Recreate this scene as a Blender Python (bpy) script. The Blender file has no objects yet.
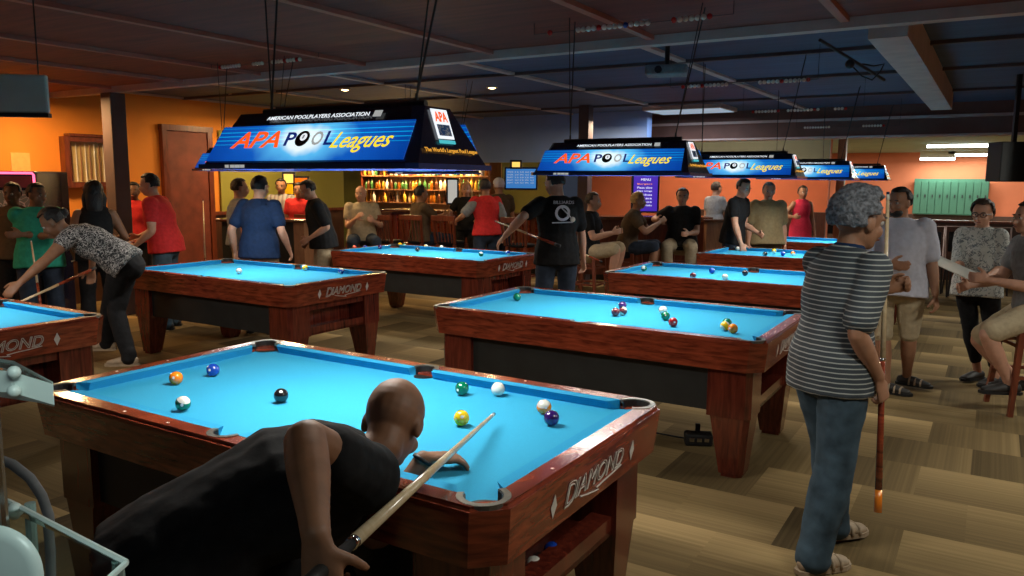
import bpy, bmesh, math, random
from mathutils import Vector, Matrix, Euler
from mathutils.geometry import tessellate_polygon
random.seed(7)
SC = bpy.context.scene
COL = SC.collection
PI = math.pi
# ------------------------------------------------------------------ camera
FPX, CH, PITCH, ROLL, YAW = 784.6, 1.634, .1364, .0075, -.5487
cyw, syw = math.cos(YAW), math.sin(YAW)
def wv(X, Y, Z):                      # frame looking down the room -> world (tables parallel to x)
    return Vector((X*cyw+Y*syw, -X*syw+Y*cyw, Z))
def cf(px, py, Y):                    # photo point at a given depth, in the viewer-aligned frame
    a, b = px-512, py-288
    cr, sr = math.cos(ROLL), math.sin(ROLL)
    x = a*cr+b*sr; y = -a*sr+b*cr
    c, s = math.cos(PITCH), math.sin(PITCH)
    k = c-s*y/FPX; t = Y/k
    return Vector((x/FPX*t, Y, CH+(-s-c*y/FPX)*t))
def at(px, py, Y):
    q = cf(px, py, Y); return wv(q.x, q.y, q.z)
def atz(px, py, z):
    q = cf(px, py, 1.0); t = (z-CH)/(q.z-CH); return wv(q.x*t, t, z)
def atv(px, py, v):
    q = at(px, py, 1.0); t = v/q.y; return Vector((q.x*t, v, CH+(q.z-CH)*t))
cam = bpy.data.objects.new('camera', bpy.data.cameras.new('camera')); COL.objects.link(cam)
cam.data.sensor_width = 36; cam.data.lens = FPX/1024*36
cam.data.clip_start = .05; cam.data.clip_end = 200
_c, _s = math.cos(PITCH), math.sin(PITCH); _cr, _sr = math.cos(ROLL), math.sin(ROLL)
R0 = Vector((1, 0, 0)); U0 = Vector((0, _s, _c)); F0 = Vector((0, _c, -_s))
Rr = R0*_cr+U0*_sr; Ur = -R0*_sr+U0*_cr
m3 = [wv(*Rr), wv(*Ur), -wv(*F0)]
cam.matrix_world = Matrix(((m3[0].x, m3[1].x, m3[2].x, 0), (m3[0].y, m3[1].y, m3[2].y, 0), (m3[0].z, m3[1].z, m3[2].z, CH), (0, 0, 0, 1)))
SC.camera = cam
SC.view_settings.view_transform = 'Standard'; SC.view_settings.look = 'None'
SC.view_settings.gamma = 1; SC.view_settings.use_curve_mapping = False
SC.view_settings.exposure = 0.0

# ------------------------------------------------------------------ materials
def _new(name):
    m = bpy.data.materials.new(name); m.use_nodes = True
    nt = m.node_tree; b = nt.nodes['Principled BSDF']
    return m, nt, b
def _set(b, rough=.6, metal=0., coat=0., spec=.5, alpha=1., trans=0.):
    b.inputs['Roughness'].default_value = rough; b.inputs['Metallic'].default_value = metal
    b.inputs['Coat Weight'].default_value = coat; b.inputs['Specular IOR Level'].default_value = spec
    b.inputs['Alpha'].default_value = alpha; b.inputs['Transmission Weight'].default_value = trans
def _coord(nt, scale=(1, 1, 1), kind='Object'):
    tc = nt.nodes.new('ShaderNodeTexCoord'); mp = nt.nodes.new('ShaderNodeMapping')
    mp.inputs['Scale'].default_value = scale
    nt.links.new(tc.outputs[kind], mp.inputs['Vector']); return mp.outputs['Vector']
def _ramp(nt, fac, cols, interp='LINEAR'):
    r = nt.nodes.new('ShaderNodeValToRGB'); e = r.color_ramp; e.interpolation = interp
    while len(e.elements) < len(cols): e.elements.new(.5)
    for k, (p, c) in enumerate(cols):
        e.elements[k].position = p; e.elements[k].color = (*c, 1)
    nt.links.new(fac, r.inputs['Fac']); return r.outputs['Color']
def _bump(nt, b, fac, strength=.2, dist=.01):
    n = nt.nodes.new('ShaderNodeBump'); n.inputs['Strength'].default_value = strength; n.inputs['Distance'].default_value = dist
    nt.links.new(fac, n.inputs['Height']); nt.links.new(n.outputs['Normal'], b.inputs['Normal'])
def mul(c, k): return tuple(x*k for x in c)
def M_noise(name, c, var=.25, scale=20., rough=.6, bump=.1, sc=(1, 1, 1), **k):
    m, nt, b = _new(name); _set(b, rough, **k)
    n = nt.nodes.new('ShaderNodeTexNoise'); n.inputs['Scale'].default_value = scale; n.inputs['Detail'].default_value = 4
    nt.links.new(_coord(nt, sc), n.inputs['Vector'])
    nt.links.new(_ramp(nt, n.outputs['Fac'], [(.3, mul(c, 1-var)), (.7, mul(c, 1+var))]), b.inputs['Base Color'])
    if bump: _bump(nt, b, n.outputs['Fac'], bump)
    return m
def M_wood(name, c1, c2, rough=.25, coat=.6, sc=(1.5, 14, 14), scale=3.):
    m, nt, b = _new(name); _set(b, rough, coat=coat); b.inputs['Coat Roughness'].default_value = .12
    n = nt.nodes.new('ShaderNodeTexNoise'); n.inputs['Scale'].default_value = scale; n.inputs['Detail'].default_value = 6; n.inputs['Distortion'].default_value = .6
    nt.links.new(_coord(nt, sc), n.inputs['Vector'])
    nt.links.new(_ramp(nt, n.outputs['Fac'], [(.3, c1), (.7, c2)]), b.inputs['Base Color'])
    return m
def M_emit(name, c, strength):
    m, nt, b = _new(name); _set(b, .4)
    b.inputs['Base Color'].default_value = (*mul(c, .5), 1)
    n = nt.nodes.new('ShaderNodeTexNoise'); n.inputs['Scale'].default_value = 3
    nt.links.new(_coord(nt), n.inputs['Vector'])
    nt.links.new(_ramp(nt, n.outputs['Fac'], [(0, mul(c, .94)), (1, c)]), b.inputs['Emission Color'])
    b.inputs['Emission Strength'].default_value = strength
    return m
def M_bands(name, cols, freq, axis='Z', rough=.7, noise=0.):   # hard bands of colour along an axis
    m, nt, b = _new(name); _set(b, rough)
    v = _coord(nt); s = nt.nodes.new('ShaderNodeSeparateXYZ'); nt.links.new(v, s.inputs[0])
    a = nt.nodes.new('ShaderNodeMath'); a.operation = 'MULTIPLY'; a.inputs[1].default_value = freq
    nt.links.new(s.outputs[axis], a.inputs[0])
    f = nt.nodes.new('ShaderNodeMath'); f.operation = 'FRACT'; nt.links.new(a.outputs[0], f.inputs[0])
    nt.links.new(_ramp(nt, f.outputs[0], cols, 'CONSTANT'), b.inputs['Base Color'])
    return m
def M_print(name, base, blobs, scale=30., thr=.5, rough=.8, kind='noise'):
    m, nt, b = _new(name); _set(b, rough)
    n = nt.nodes.new('ShaderNodeTexNoise'); n.inputs['Scale'].default_value = scale; n.inputs['Detail'].default_value = 2; n.inputs['Distortion'].default_value = 1.2
    nt.links.new(_coord(nt), n.inputs['Vector'])
    nt.links.new(_ramp(nt, n.outputs['Fac'], [(0, base), (thr, blobs), (thr+.07, base)], 'CONSTANT'), b.inputs['Base Color'])
    return m

MAT = {}
MAT['mahogany'] = M_wood('mahogany', (.10, .013, .007), (.34, .058, .022), sc=(2.5, 2.5, 16))
MAT['mahogany_leg'] = M_wood('mahogany_leg', (.06, .009, .006), (.17, .028, .014), sc=(14, 14, 1.5))
MAT['cabinet_black'] = M_noise('cabinet_black', (.012, .013, .012), .3, 8, .5, .02)
MAT['cloth_blue'] = M_noise('cloth_blue', (.03, .34, .58), .05, 300, .9, .02, spec=.2)
MAT['cushion_blue'] = M_noise('cushion_blue', (.02, .31, .58), .05, 300, .9, .02, spec=.2)
MAT['casting'] = M_noise('casting', (.17, .17, .15), .2, 60, .4, .02, metal=.7)
MAT['black'] = M_noise('black_rubber', (.006, .006, .006), .2, 30, .6, .02)
MAT['pearl'] = M_noise('pearl', (.75, .72, .65), .1, 50, .3, 0)
MAT['logo_white'] = M_noise('logo_white', (.62, .58, .52), .08, 40, .5, 0)
MAT['lamp_shell'] = M_noise('lamp_shell', (.006, .010, .030), .2, 20, .25, 0, coat=.5)
MAT['lamp_rim'] = M_noise('lamp_rim', (.006, .02, .12), .2, 20, .25, 0, coat=.5)
MAT['wire'] = M_noise('wire_dark', (.01, .01, .012), .2, 30, .5, 0)
MAT['chrome'] = M_noise('chrome', (.7, .7, .7), .05, 10, .15, 0, metal=1.)
MAT['skin'] = M_noise('skin_light', (.50, .26, .17), .10, 25, .58, .04)
MAT['skin_tan'] = M_noise('skin_tan', (.33, .16, .09), .10, 25, .58, .04)
MAT['skin_brown'] = M_noise('skin_brown', (.22, .10, .05), .12, 25, .58, .04)
MAT['skin_dark'] = M_noise('skin_dark', (.13, .055, .03), .12, 25, .58, .04)
MAT['lips'] = M_noise('lips', (.30, .09, .07), .1, 40, .5, 0)
MAT['eye'] = M_noise('eye', (.5, .48, .45), .05, 40, .2, 0)
MAT['iris'] = M_noise('iris', (.02, .012, .008), .1, 40, .2, 0)
MAT['hair_black'] = M_noise('hair_black', (.012, .009, .008), .4, 90, .55, .6)
MAT['hair_brown'] = M_noise('hair_brown', (.035, .02, .012), .4, 90, .55, .6)
MAT['hair_blond'] = M_noise('hair_blond', (.55, .33, .12), .3, 90, .5, .6)
MAT['hair_gray'] = M_noise('hair_gray', (.13, .14, .16), .75, 70, .6, .8)
MAT['fab_black'] = M_noise('fabric_black', (.012, .012, .013), .25, 30, .85, .15, spec=.15)
MAT['fab_red'] = M_noise('fabric_red', (.55, .03, .03), .15, 30, .85, .15, spec=.15)
MAT['fab_navy'] = M_noise('fabric_navy', (.012, .028, .075), .15, 30, .85, .15, spec=.15)
MAT['fab_green'] = M_noise('fabric_green', (.03, .30, .20), .15, 30, .85, .15, spec=.15)
MAT['fab_gray'] = M_noise('fabric_gray', (.22, .23, .24), .15, 30, .85, .15, spec=.15)
MAT['fab_white'] = M_noise('fabric_white', (.52, .52, .60), .08, 30, .85, .15, spec=.15)
MAT['fab_olive'] = M_noise('fabric_olive', (.25, .19, .10), .12, 30, .85, .15, spec=.15)
MAT['fab_beige'] = M_noise('fabric_beige', (.33, .27, .18), .12, 30, .85, .15, spec=.15)
MAT['fab_khaki'] = M_noise('fabric_khaki', (.42, .34, .22), .12, 30, .85, .15, spec=.15)
MAT['fab_brown'] = M_noise('fabric_brown', (.09, .06, .035), .12, 30, .85, .15, spec=.15)
MAT['fab_pink'] = M_noise('fabric_raspberry', (.55, .03, .07), .12, 30, .85, .15, spec=.15)
MAT['denim'] = M_noise('denim', (.045, .072, .095), .35, 12, .85, .25, spec=.15)
MAT['denim_dark'] = M_noise('denim_dark', (.025, .035, .055), .3, 14, .85, .25, spec=.15)
MAT['plaid'] = M_bands('plaid', [(0, (.30, .30, .30)), (.5, (.13, .13, .15)), (.7, (.25, .2, .2))], 16, 'X')
MAT['stripes'] = M_bands('stripes', [(0, (.035, .045, .055)), (.62, (.36, .38, .36)), (.86, (.035, .045, .055))], 50, 'Z')
MAT['floral'] = M_print('floral', (.36, .36, .33), (.10, .11, .12), 26, .52)
MAT['zebra'] = M_print('zebra', (.015, .015, .016), (.42, .40, .38), 38, .48)
MAT['shoe_dark'] = M_noise('shoe_dark', (.02, .017, .015), .2, 30, .6, .1)
MAT['shoe_tan'] = M_noise('shoe_tan', (.35, .26, .17), .2, 30, .7, .1)
MAT['shoe_white'] = M_noise('shoe_white', (.5, .5, .5), .1, 30, .6, .1)
MAT['orange_wall'] = M_noise('orange_wall', (.75, .26, .03), .06, 2, .8, .05)
MAT['terracotta'] = M_noise('terracotta', (.60, .16, .07), .08, 2, .8, .05)
MAT['olive_wall'] = M_noise('olive_wall', (.28, .27, .05), .08, 2, .8, .05)
MAT['bluegray_wall'] = M_noise('bluegray_wall', (.24, .38, .72), .06, 2, .8, .03)
MAT['ceiling_wood'] = M_wood('ceiling_wood', (.14, .027, .014), (.23, .046, .024), rough=.7, coat=0, sc=(.8, 8, 8), scale=2)
MAT['ceiling_dark'] = M_wood('ceiling_dark', (.035, .055, .11), (.055, .085, .16), rough=.7, coat=0, sc=(.5, 6, 6), scale=2)
MAT['beam_gray'] = M_noise('beam_gray', (.50, .38, .34), .1, 6, .7, .05)
MAT['batten_brown'] = M_noise('batten_brown', (.46, .17, .12), .1, 6, .7, .05)
MAT['beam_dark'] = M_noise('beam_dark', (.08, .05, .05), .15, 6, .7, .05)
MAT['wainscot'] = M_wood('wainscot', (.035, .014, .008), (.08, .03, .015), rough=.4, coat=.2, sc=(10, 10, 1.2))
MAT['redwood'] = M_wood('redwood', (.09, .018, .008), (.20, .045, .018), rough=.35, coat=.4, sc=(10, 10, 1.5))
MAT['brownwood'] = M_wood('brownwood', (.20, .09, .045), (.33, .16, .08), rough=.4, coat=.2, sc=(10, 10, 1.5))
MAT['bar_top'] = M_wood('bar_top', (.06, .02, .01), (.12, .045, .02), rough=.2, coat=.6)
MAT['glass'] = M_noise('glass_green', (.75, .9, .85), .02, 5, .02, 0, trans=1.)
MAT['upper_green'] = M_noise('upper_green', (.10, .12, .09), .1, 3, .6, .03)
MAT['neon'] = M_emit('neon_pink', (1, .12, .25), 2.5)
MAT['bulb'] = M_emit('bulb_warm', (1, .62, .28), 14)
MAT['tube'] = M_emit('tube_white', (.9, 1, .92), 9)

# carpet tiles
def carpet():
    m, nt, b = _new('carpet_tiles'); _set(b, .92, spec=.15)
    v = _coord(nt); s = nt.nodes.new('ShaderNodeSeparateXYZ'); nt.links.new(v, s.inputs[0])
    def mth(op, a, bb=None):
        n = nt.nodes.new('ShaderNodeMath'); n.operation = op
        for k, q in enumerate((a, bb)):
            if q is None: continue
            if isinstance(q, (int, float)): n.inputs[k].default_value = q
            else: nt.links.new(q, n.inputs[k])
        return n.outputs[0]
    T = .50
    row = mth('FLOOR', mth('DIVIDE', s.outputs['Y'], T))
    xo = mth('ADD', mth('DIVIDE', s.outputs['X'], T), mth('MULTIPLY', mth('MODULO', row, 2.0), .5))
    colf = mth('FLOOR', xo)
    cmb = nt.nodes.new('ShaderNodeCombineXYZ'); nt.links.new(row, cmb.inputs[0]); nt.links.new(colf, cmb.inputs[1])
    wn = nt.nodes.new('ShaderNodeTexWhiteNoise'); nt.links.new(cmb.outputs[0], wn.inputs['Vector'])
    # stripes inside a tile, their direction alternating from tile to tile
    fx = mth('FRACT', xo); fy = mth('FRACT', mth('DIVIDE', s.outputs['Y'], T))
    chk = mth('GREATER_THAN', wn.outputs['Value'], .5)
    mix = nt.nodes.new('ShaderNodeMix'); mix.data_type = 'FLOAT'
    nt.links.new(chk, mix.inputs[0]); nt.links.new(fx, mix.inputs[2]); nt.links.new(fy, mix.inputs[3])
    st = nt.nodes.new('ShaderNodeTexNoise'); st.noise_dimensions = '2D'
    c2 = nt.nodes.new('ShaderNodeCombineXYZ'); nt.links.new(mth('MULTIPLY', mix.outputs[0], 26), c2.inputs[0]); nt.links.new(mth('MULTIPLY', wn.outputs['Value'], 40), c2.inputs[1])
    nt.links.new(c2.outputs[0], st.inputs['Vector']); st.inputs['Scale'].default_value = 1.; st.inputs['Detail'].default_value = 2
    grad = nt.nodes.new('ShaderNodeMath'); grad.operation = 'MULTIPLY_ADD'
    nt.links.new(mix.outputs[0], grad.inputs[0]); grad.inputs[1].default_value = .35
    nt.links.new(mth('MULTIPLY', wn.outputs['Value'], .55), grad.inputs[2])
    tot = mth('ADD', grad.outputs[0], mth('MULTIPLY', mth('SUBTRACT', st.outputs['Fac'], .5), .35))
    nt.links.new(_ramp(nt, tot, [(.0, (.06, .040, .016)), (.5, (.18, .122, .052)), (1, (.42, .29, .13))]), b.inputs['Base Color'])
    n = nt.nodes.new('ShaderNodeTexNoise'); n.inputs['Scale'].default_value = 250; nt.links.new(v, n.inputs['Vector'])
    _bump(nt, b, n.outputs['Fac'], .3, .004)
    return m
MAT['carpet'] = carpet()
def M_sign():                         # backlit printed panel: blue with a white burst and pale speed lines
    m, nt, b = _new('sign_print'); _set(b, .3)
    v = _coord(nt); s = nt.nodes.new('ShaderNodeSeparateXYZ'); nt.links.new(v, s.inputs[0])
    mp = nt.nodes.new('ShaderNodeMapping'); mp.inputs['Location'].default_value = (.01, -.21, 0); mp.inputs['Scale'].default_value = (1.0, 2.0, 1)
    nt.links.new(v, mp.inputs['Vector'])
    ln = nt.nodes.new('ShaderNodeVectorMath'); ln.operation = 'LENGTH'; nt.links.new(mp.outputs[0], ln.inputs[0])
    n = nt.nodes.new('ShaderNodeTexNoise'); n.inputs['Scale'].default_value = 9; nt.links.new(v, n.inputs['Vector'])
    a = nt.nodes.new('ShaderNodeMath'); a.operation = 'MULTIPLY_ADD'; a.inputs[1].default_value = .12; nt.links.new(n.outputs['Fac'], a.inputs[0]); nt.links.new(ln.outputs['Value'], a.inputs[2])
    base = _ramp(nt, a.outputs[0], [(.14, (.85, .98, 1)), (.20, (.10, .50, .90)), (.33, (.005, .10, .50)), (.6, (.0, .035, .27))])
    w = nt.nodes.new('ShaderNodeMath'); w.operation = 'MULTIPLY'; w.inputs[1].default_value = 55; nt.links.new(s.outputs['Y'], w.inputs[0])
    fr = nt.nodes.new('ShaderNodeMath'); fr.operation = 'FRACT'; nt.links.new(w.outputs[0], fr.inputs[0])
    band = _ramp(nt, fr.outputs[0], [(0, (0, 0, 0)), (.82, (.0, .35, .45))], 'CONSTANT')
    g = _ramp(nt, s.outputs['Y'], [(.0, (0, 0, 0)), (.07, (0, 0, 0)), (.10, (1, 1, 1)), (.15, (1, 1, 1)), (.17, (0, 0, 0))])
    mm = nt.nodes.new('ShaderNodeMix'); mm.data_type = 'RGBA'; mm.blend_type = 'MULTIPLY'; mm.inputs[0].default_value = 1; nt.links.new(band, mm.inputs[6]); nt.links.new(g, mm.inputs[7])
    ad = nt.nodes.new('ShaderNodeMix'); ad.data_type = 'RGBA'; ad.blend_type = 'ADD'; ad.inputs[0].default_value = 1; nt.links.new(base, ad.inputs[6]); nt.links.new(mm.outputs[2], ad.inputs[7])
    nt.links.new(ad.outputs[2], b.inputs['Emission Color']); b.inputs['Emission Strength'].default_value = 1.0
    b.inputs['Base Color'].default_value = (.01, .05, .2, 1)
    return m
MAT['sign'] = M_sign()
for nm, c, e in [('s_red', (1, .10, .01), 1.1), ('s_orange', (1, .35, .02), 1.1), ('s_yellow', (1, .75, .02), 1.1), ('s_white', (.9, .95, 1), 1.0), ('s_navy', (.01, .03, .25), .6),
                 ('s_teal', (.1, .75, .85), .6), ('tv_blue', (.03, .16, .45), 1.0), ('tv_purple', (.06, .02, .42), .9), ('s_soft', (.7, .72, .7), .5), ('amber', (1, .60, .12), 1.2), ('s_gold', (1, .45, .05), .8)]:
    MAT[nm] = M_emit(nm, c, e)

# ------------------------------------------------------------------ mesh helpers
def obj(name, bm, mat, parent=None, smooth=False, loc=None):
    me = bpy.data.meshes.new(name)
    bmesh.ops.recalc_face_normals(bm, faces=bm.faces)
    bm.to_mesh(me); bm.free()
    if smooth:
        for p in me.polygons: p.use_smooth = True
    me.materials.append(MAT[mat] if isinstance(mat, str) else mat)
    o = bpy.data.objects.new(name, me); COL.objects.link(o)
    if parent: o.parent = parent
    if loc: o.location = loc
    return o
def thing(name, label, cat, loc=(0, 0, 0), rz=0, group=None):
    o = bpy.data.objects.new(name, None); COL.objects.link(o)
    o.empty_display_size = .1
    o.location = loc; o.rotation_euler = (0, 0, rz); o['label'] = label; o['category'] = cat
    if group: o['group'] = group
    return o
def tag(o, label, cat, group=None):
    o['label'] = label; o['category'] = cat
    if group: o['group'] = group
    return o
def struct(name, bm, mat):
    o = obj(name, bm, mat); o['kind'] = 'structure'; return o
def dup(o, loc=None, rz=None, label=None, parent=None):
    c = o.copy(); COL.objects.link(c)
    if parent: c.parent = parent
    for ch in list(o.children): dup(ch, parent=c)
    if loc is not None: c.location = loc
    if rz is not None: c.rotation_euler[2] = rz
    if label: c['label'] = label
    return c
def B(): return bmesh.new()
def box(bm, x0, x1, y0, y1, z0, z1, bev=0):
    vs = [bm.verts.new((x, y, z)) for z in (z0, z1) for y in (y0, y1) for x in (x0, x1)]
    fs = [(0, 2, 3, 1), (4, 5, 7, 6), (0, 1, 5, 4), (2, 6, 7, 3), (0, 4, 6, 2), (1, 3, 7, 5)]
    nf = [bm.faces.new([vs[i] for i in f]) for f in fs]
    if bev:
        es = {e for f in nf for e in f.edges}
        bmesh.ops.bevel(bm, geom=list(es), offset=bev, segments=2, affect='EDGES', profile=.5)
    return bm
def frustum(bm, quad0, quad1):        # two rings of points joined
    a = [bm.verts.new(p) for p in quad0]; b = [bm.verts.new(p) for p in quad1]; n = len(a)
    bm.faces.new(a[::-1]); bm.faces.new(b)
    for i in range(n): bm.faces.new([a[i], a[(i+1) % n], b[(i+1) % n], b[i]])
    return bm
def plate(bm, outer, hole, z0, z1):
    loops = [outer]+([hole] if hole else [])
    tris = tessellate_polygon([[Vector((x, y, 0)) for x, y in l] for l in loops])
    flat = [p for l in loops for p in l]
    top = [bm.verts.new((x, y, z1)) for x, y in flat]; bot = [bm.verts.new((x, y, z0)) for x, y in flat]
    for t in tris:
        try:
            bm.faces.new([top[i] for i in t]); bm.faces.new([bot[i] for i in reversed(t)])
        except ValueError: pass
    k = 0
    for l in loops:
        n = len(l)
        for i in range(n):
            a, b = k+i, k+(i+1) % n
            bm.faces.new([bot[a], bot[b], top[b], top[a]])
        k += n
    return bm
def tube(bm, p0, p1, r0, r1=None, n=10, caps=True):
    p0, p1 = Vector(p0), Vector(p1); r1 = r0 if r1 is None else r1
    d = (p1-p0).normalized(); a = d.orthogonal().normalized(); c = d.cross(a)
    A, Bv = [], []
    for i in range(n):
        t = 2*PI*i/n; o = a*math.cos(t)+c*math.sin(t)
        A.append(bm.verts.new(p0+o*r0)); Bv.append(bm.verts.new(p1+o*r1))
    for i in range(n): bm.faces.new([A[i], A[(i+1) % n], Bv[(i+1) % n], Bv[i]])
    if caps: bm.faces.new(A[::-1]); bm.faces.new(Bv)
    return bm
def path(bm, pts, r, n=8):
    pts = [Vector(p) for p in pts]; rings = []
    a = None
    for k, p in enumerate(pts):
        d = (pts[min(k+1, len(pts)-1)]-pts[max(k-1, 0)]).normalized()
        a = d.orthogonal().normalized() if a is None else (a-d*a.dot(d)).normalized()
        c = d.cross(a)
        rings.append([bm.verts.new(p+(a*math.cos(2*PI*i/n)+c*math.sin(2*PI*i/n))*r) for i in range(n)])
    for q, w in zip(rings, rings[1:]):
        for i in range(n): bm.faces.new([q[i], q[(i+1) % n], w[(i+1) % n], w[i]])
    bm.faces.new(rings[0][::-1]); bm.faces.new(rings[-1]); return bm
def lathe(bm, prof, c=(0, 0, 0), n=16):
    c = Vector(c); rings = [[bm.verts.new(c+Vector((r*math.cos(2*PI*i/n), r*math.sin(2*PI*i/n), z))) for i in range(n)] for r, z in prof]
    for q, w in zip(rings, rings[1:]):
        for i in range(n): bm.faces.new([q[i], q[(i+1) % n], w[(i+1) % n], w[i]])
    bm.faces.new(rings[0][::-1]); bm.faces.new(rings[-1]); return bm
def ball(bm, c, r, seg=16, sq=(1, 1, 1), mat=None):
    m = Matrix.Translation(Vector(c))
    if mat is not None: m = m @ mat.to_4x4()
    bmesh.ops.create_uvsphere(bm, u_segments=seg, v_segments=max(8, seg*2//3), radius=r, matrix=m @ Matrix.Diagonal((*sq, 1)))
    return bm
def text(name, s, mat, parent, M, x0, y0, w, h, shear=0, outline=0, ext=.0008, bold=0):
    cu = bpy.data.curves.new(name, 'FONT'); cu.body = s; cu.shear = shear; cu.size = 1; cu.resolution_u = 3
    if outline: cu.fill_mode = 'NONE'; cu.bevel_depth = outline; cu.bevel_resolution = 0
    else: cu.extrude = .01; cu.offset = bold
    o = bpy.data.objects.new(name, cu); COL.objects.link(o)
    dg = bpy.context.evaluated_depsgraph_get()
    me = bpy.data.meshes.new_from_object(o.evaluated_get(dg))
    bpy.data.objects.remove(o); bpy.data.curves.remove(cu)
    xs = [v.co.x for v in me.vertices]; ys = [v.co.y for v in me.vertices]
    ax, bx, ay, by = min(xs), max(xs), min(ys), max(ys)
    for v in me.vertices:
        x = x0+(v.co.x-ax)/(bx-ax)*w; y = y0+(v.co.y-ay)/(by-ay)*h; z = ext if v.co.z > 0 else 0
        v.co = M @ Vector((x, y, z))
    me.materials.clear(); me.materials.append(MAT[mat])
    t = bpy.data.objects.new(name, me); COL.objects.link(t); t.parent = parent
    return t
def frame_m(o, x, y):                 # local plane matrix: origin, x dir, y dir
    x = Vector(x).normalized(); y = Vector(y); y = (y-x*y.dot(x)).normalized(); n = x.cross(y)
    return Matrix(((x.x, y.x, n.x, o[0]), (x.y, y.y, n.y, o[1]), (x.z, y.z, n.z, o[2]), (0, 0, 0, 1)))
def area(name, loc, sx, sy, power, color=(1, 1, 1), rot=(0, 0, 0), spread=None):
    l = bpy.data.lights.new(name, 'AREA'); l.shape = 'RECTANGLE'; l.size = sx; l.size_y = sy; l.energy = power; l.color = color
    if spread: l.spread = spread
    o = bpy.data.objects.new(name, l); COL.objects.link(o); o.location = loc; o.rotation_euler = rot; return o
def point(name, loc, power, color, r=.05):
    l = bpy.data.lights.new(name, 'POINT'); l.energy = power; l.color = color; l.shadow_soft_size = r
    o = bpy.data.objects.new(name, l); COL.objects.link(o); o.location = loc; return o

# ------------------------------------------------------------------ the room
ZC = 2.72
struct('floor', box(B(), -12.5, 6, -1.5, 27, -.1, 0), 'carpet')
struct('ceiling', box(B(), -12.5, 6, -1.5, 5.58, 2.67, 2.82), 'ceiling_wood')
struct('ceiling_middle', box(B(), -17, 6, 5.56, 13.1, 2.78, 2.9), 'ceiling_dark')
struct('ceiling_back', box(B(), -8, 6, 13.3, 27, 2.46, 2.6), M_noise('ceiling_green', (.24, .30, .24), .1, 2, .7, .03))
struct('trim_1', box(B(), -12.5, 6, 5.48, 5.58, 2.605, 2.80), 'beam_gray')
for k, u in enumerate((-10.1, -8.8, -7.5, -6.3, -4.93, -3.57, -2.2, -.9, .4, 1.7)):
    struct('trim_%d' % (k+2), box(B(), u-.028, u+.028, -1.5, 5.48, 2.64, 2.67), 'batten_brown')
for k, u in enumerate((-10.1, -8.2, -6.35, -4.53, -2.64)):
    struct('trim_%d' % (k+12), box(B(), u-.04, u+.04, 5.64, 13.0, 2.755, 2.78), 'beam_gray')
struct('trim_18', box(B(), -.78, -.55, 5.64, 11.4, 2.55, 2.78), 'beam_gray')
struct('trim_19', box(B(), .9, 1.1, 5.64, 13.0, 2.6, 2.78), 'beam_dark')
for k, v in enumerate((7.4, 9.1, 11.2)):
    struct('trim_%d' % (k+20), box(B(), -12.5, 6, v-.03, v+.03, 2.75, 2.78), 'beam_dark')
struct('trim_23', box(B(), -12.5, 6, 13.0, 13.3, 2.34, 2.9), M_noise('header_brown', (.13, .06, .045), .15, 4, .7, .05))
struct('trim_24', box(B(), -12.5, 6, 12.97, 13.31, 2.57, 2.61), 'beam_gray')
struct('trim_25', box(B(), -12.5, 6, 12.97, 13.31, 2.31, 2.34), 'beam_gray')
# left wall, wainscot, door
struct('wall_left', box(B(), -10.4, -10.1, -1.5, 10.6, 1.08, 2.8), 'orange_wall')
struct('wall_left_lower', box(B(), -10.4, -10.08, -1.5, 10.6, 0, 1.08), 'wainscot')
struct('baseboard_left', box(B(), -10.4, -10.05, -1.5, 10.6, 1.08, 1.13), 'redwood')
struct('wall_green', box(B(), -10.1, -10.06, 7.95, 10.6, 1.08, 2.35), 'olive_wall')
struct('wall_back_left', box(B(), -17, -7.6, 14.0, 14.2, 0, 2.9), 'olive_wall')
struct('wall_bulkhead', box(B(), -8.9, -4.95, 12.3, 12.5, 1.96, 2.9), 'bluegray_wall')
struct('wall_back_centre', box(B(), -7.6, -2.6, 15.2, 15.4, 0, 2.45), 'terracotta')
struct('wall_back_centre_upper', box(B(), -7.6, -2.6, 15.15, 15.2, 2.0, 2.45), 'upper_green')
struct('wall_back_centre_lower', box(B(), -5.6, -2.6, 15.1, 15.2, 0, 1.1), 'wainscot')
struct('wall_back', box(B(), -6.5, 6, 24, 24.2, 0, 2.6), 'terracotta')
struct('wall_back_lower', box(B(), -6.5, 6, 23.9, 24, 0, .80), 'wainscot')
struct('wall_right', box(B(), 5.8, 6, -1.5, 27, 0, 2.9), 'terracotta')
dr = struct('door_1', box(B(), -10.1, -10.04, 7.05, 7.72, 0, 2.3, .01), M_noise('door_brick_red', (.17, .035, .018), .25, 6, .6, .1))
f = obj('door_frame', box(box(box(B(), -10.1, -10.02, 6.97, 7.05, 0, 2.30), -10.1, -10.02, 7.72, 7.80, 0, 2.30), -10.1, -10.01, 6.96, 7.81, 2.30, 2.38), 'redwood', dr)
# columns
def column(u, v, w, name, mat, z=2.78):
    o = struct(name, box(B(), u-w/2, u+w/2, v-w/2, v+w/2, 0, z, .008), mat)
    return o
column(atv(116, 150, 5.53).x, 5.53, .19, 'column_1', M_noise('column_mauve', (.10, .065, .065), .15, 4, .7, .05), 2.60)
q = at(586, 120, 12.3); column(q.x, q.y, .17, 'column_2', 'beam_dark')
q = at(842, 160, 14.6); column(q.x, q.y, .14, 'column_3', 'brownwood', 2.46)
q = at(1030, 250, 8.2); column(q.x, q.y, .16, 'column_4', 'wainscot')

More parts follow.
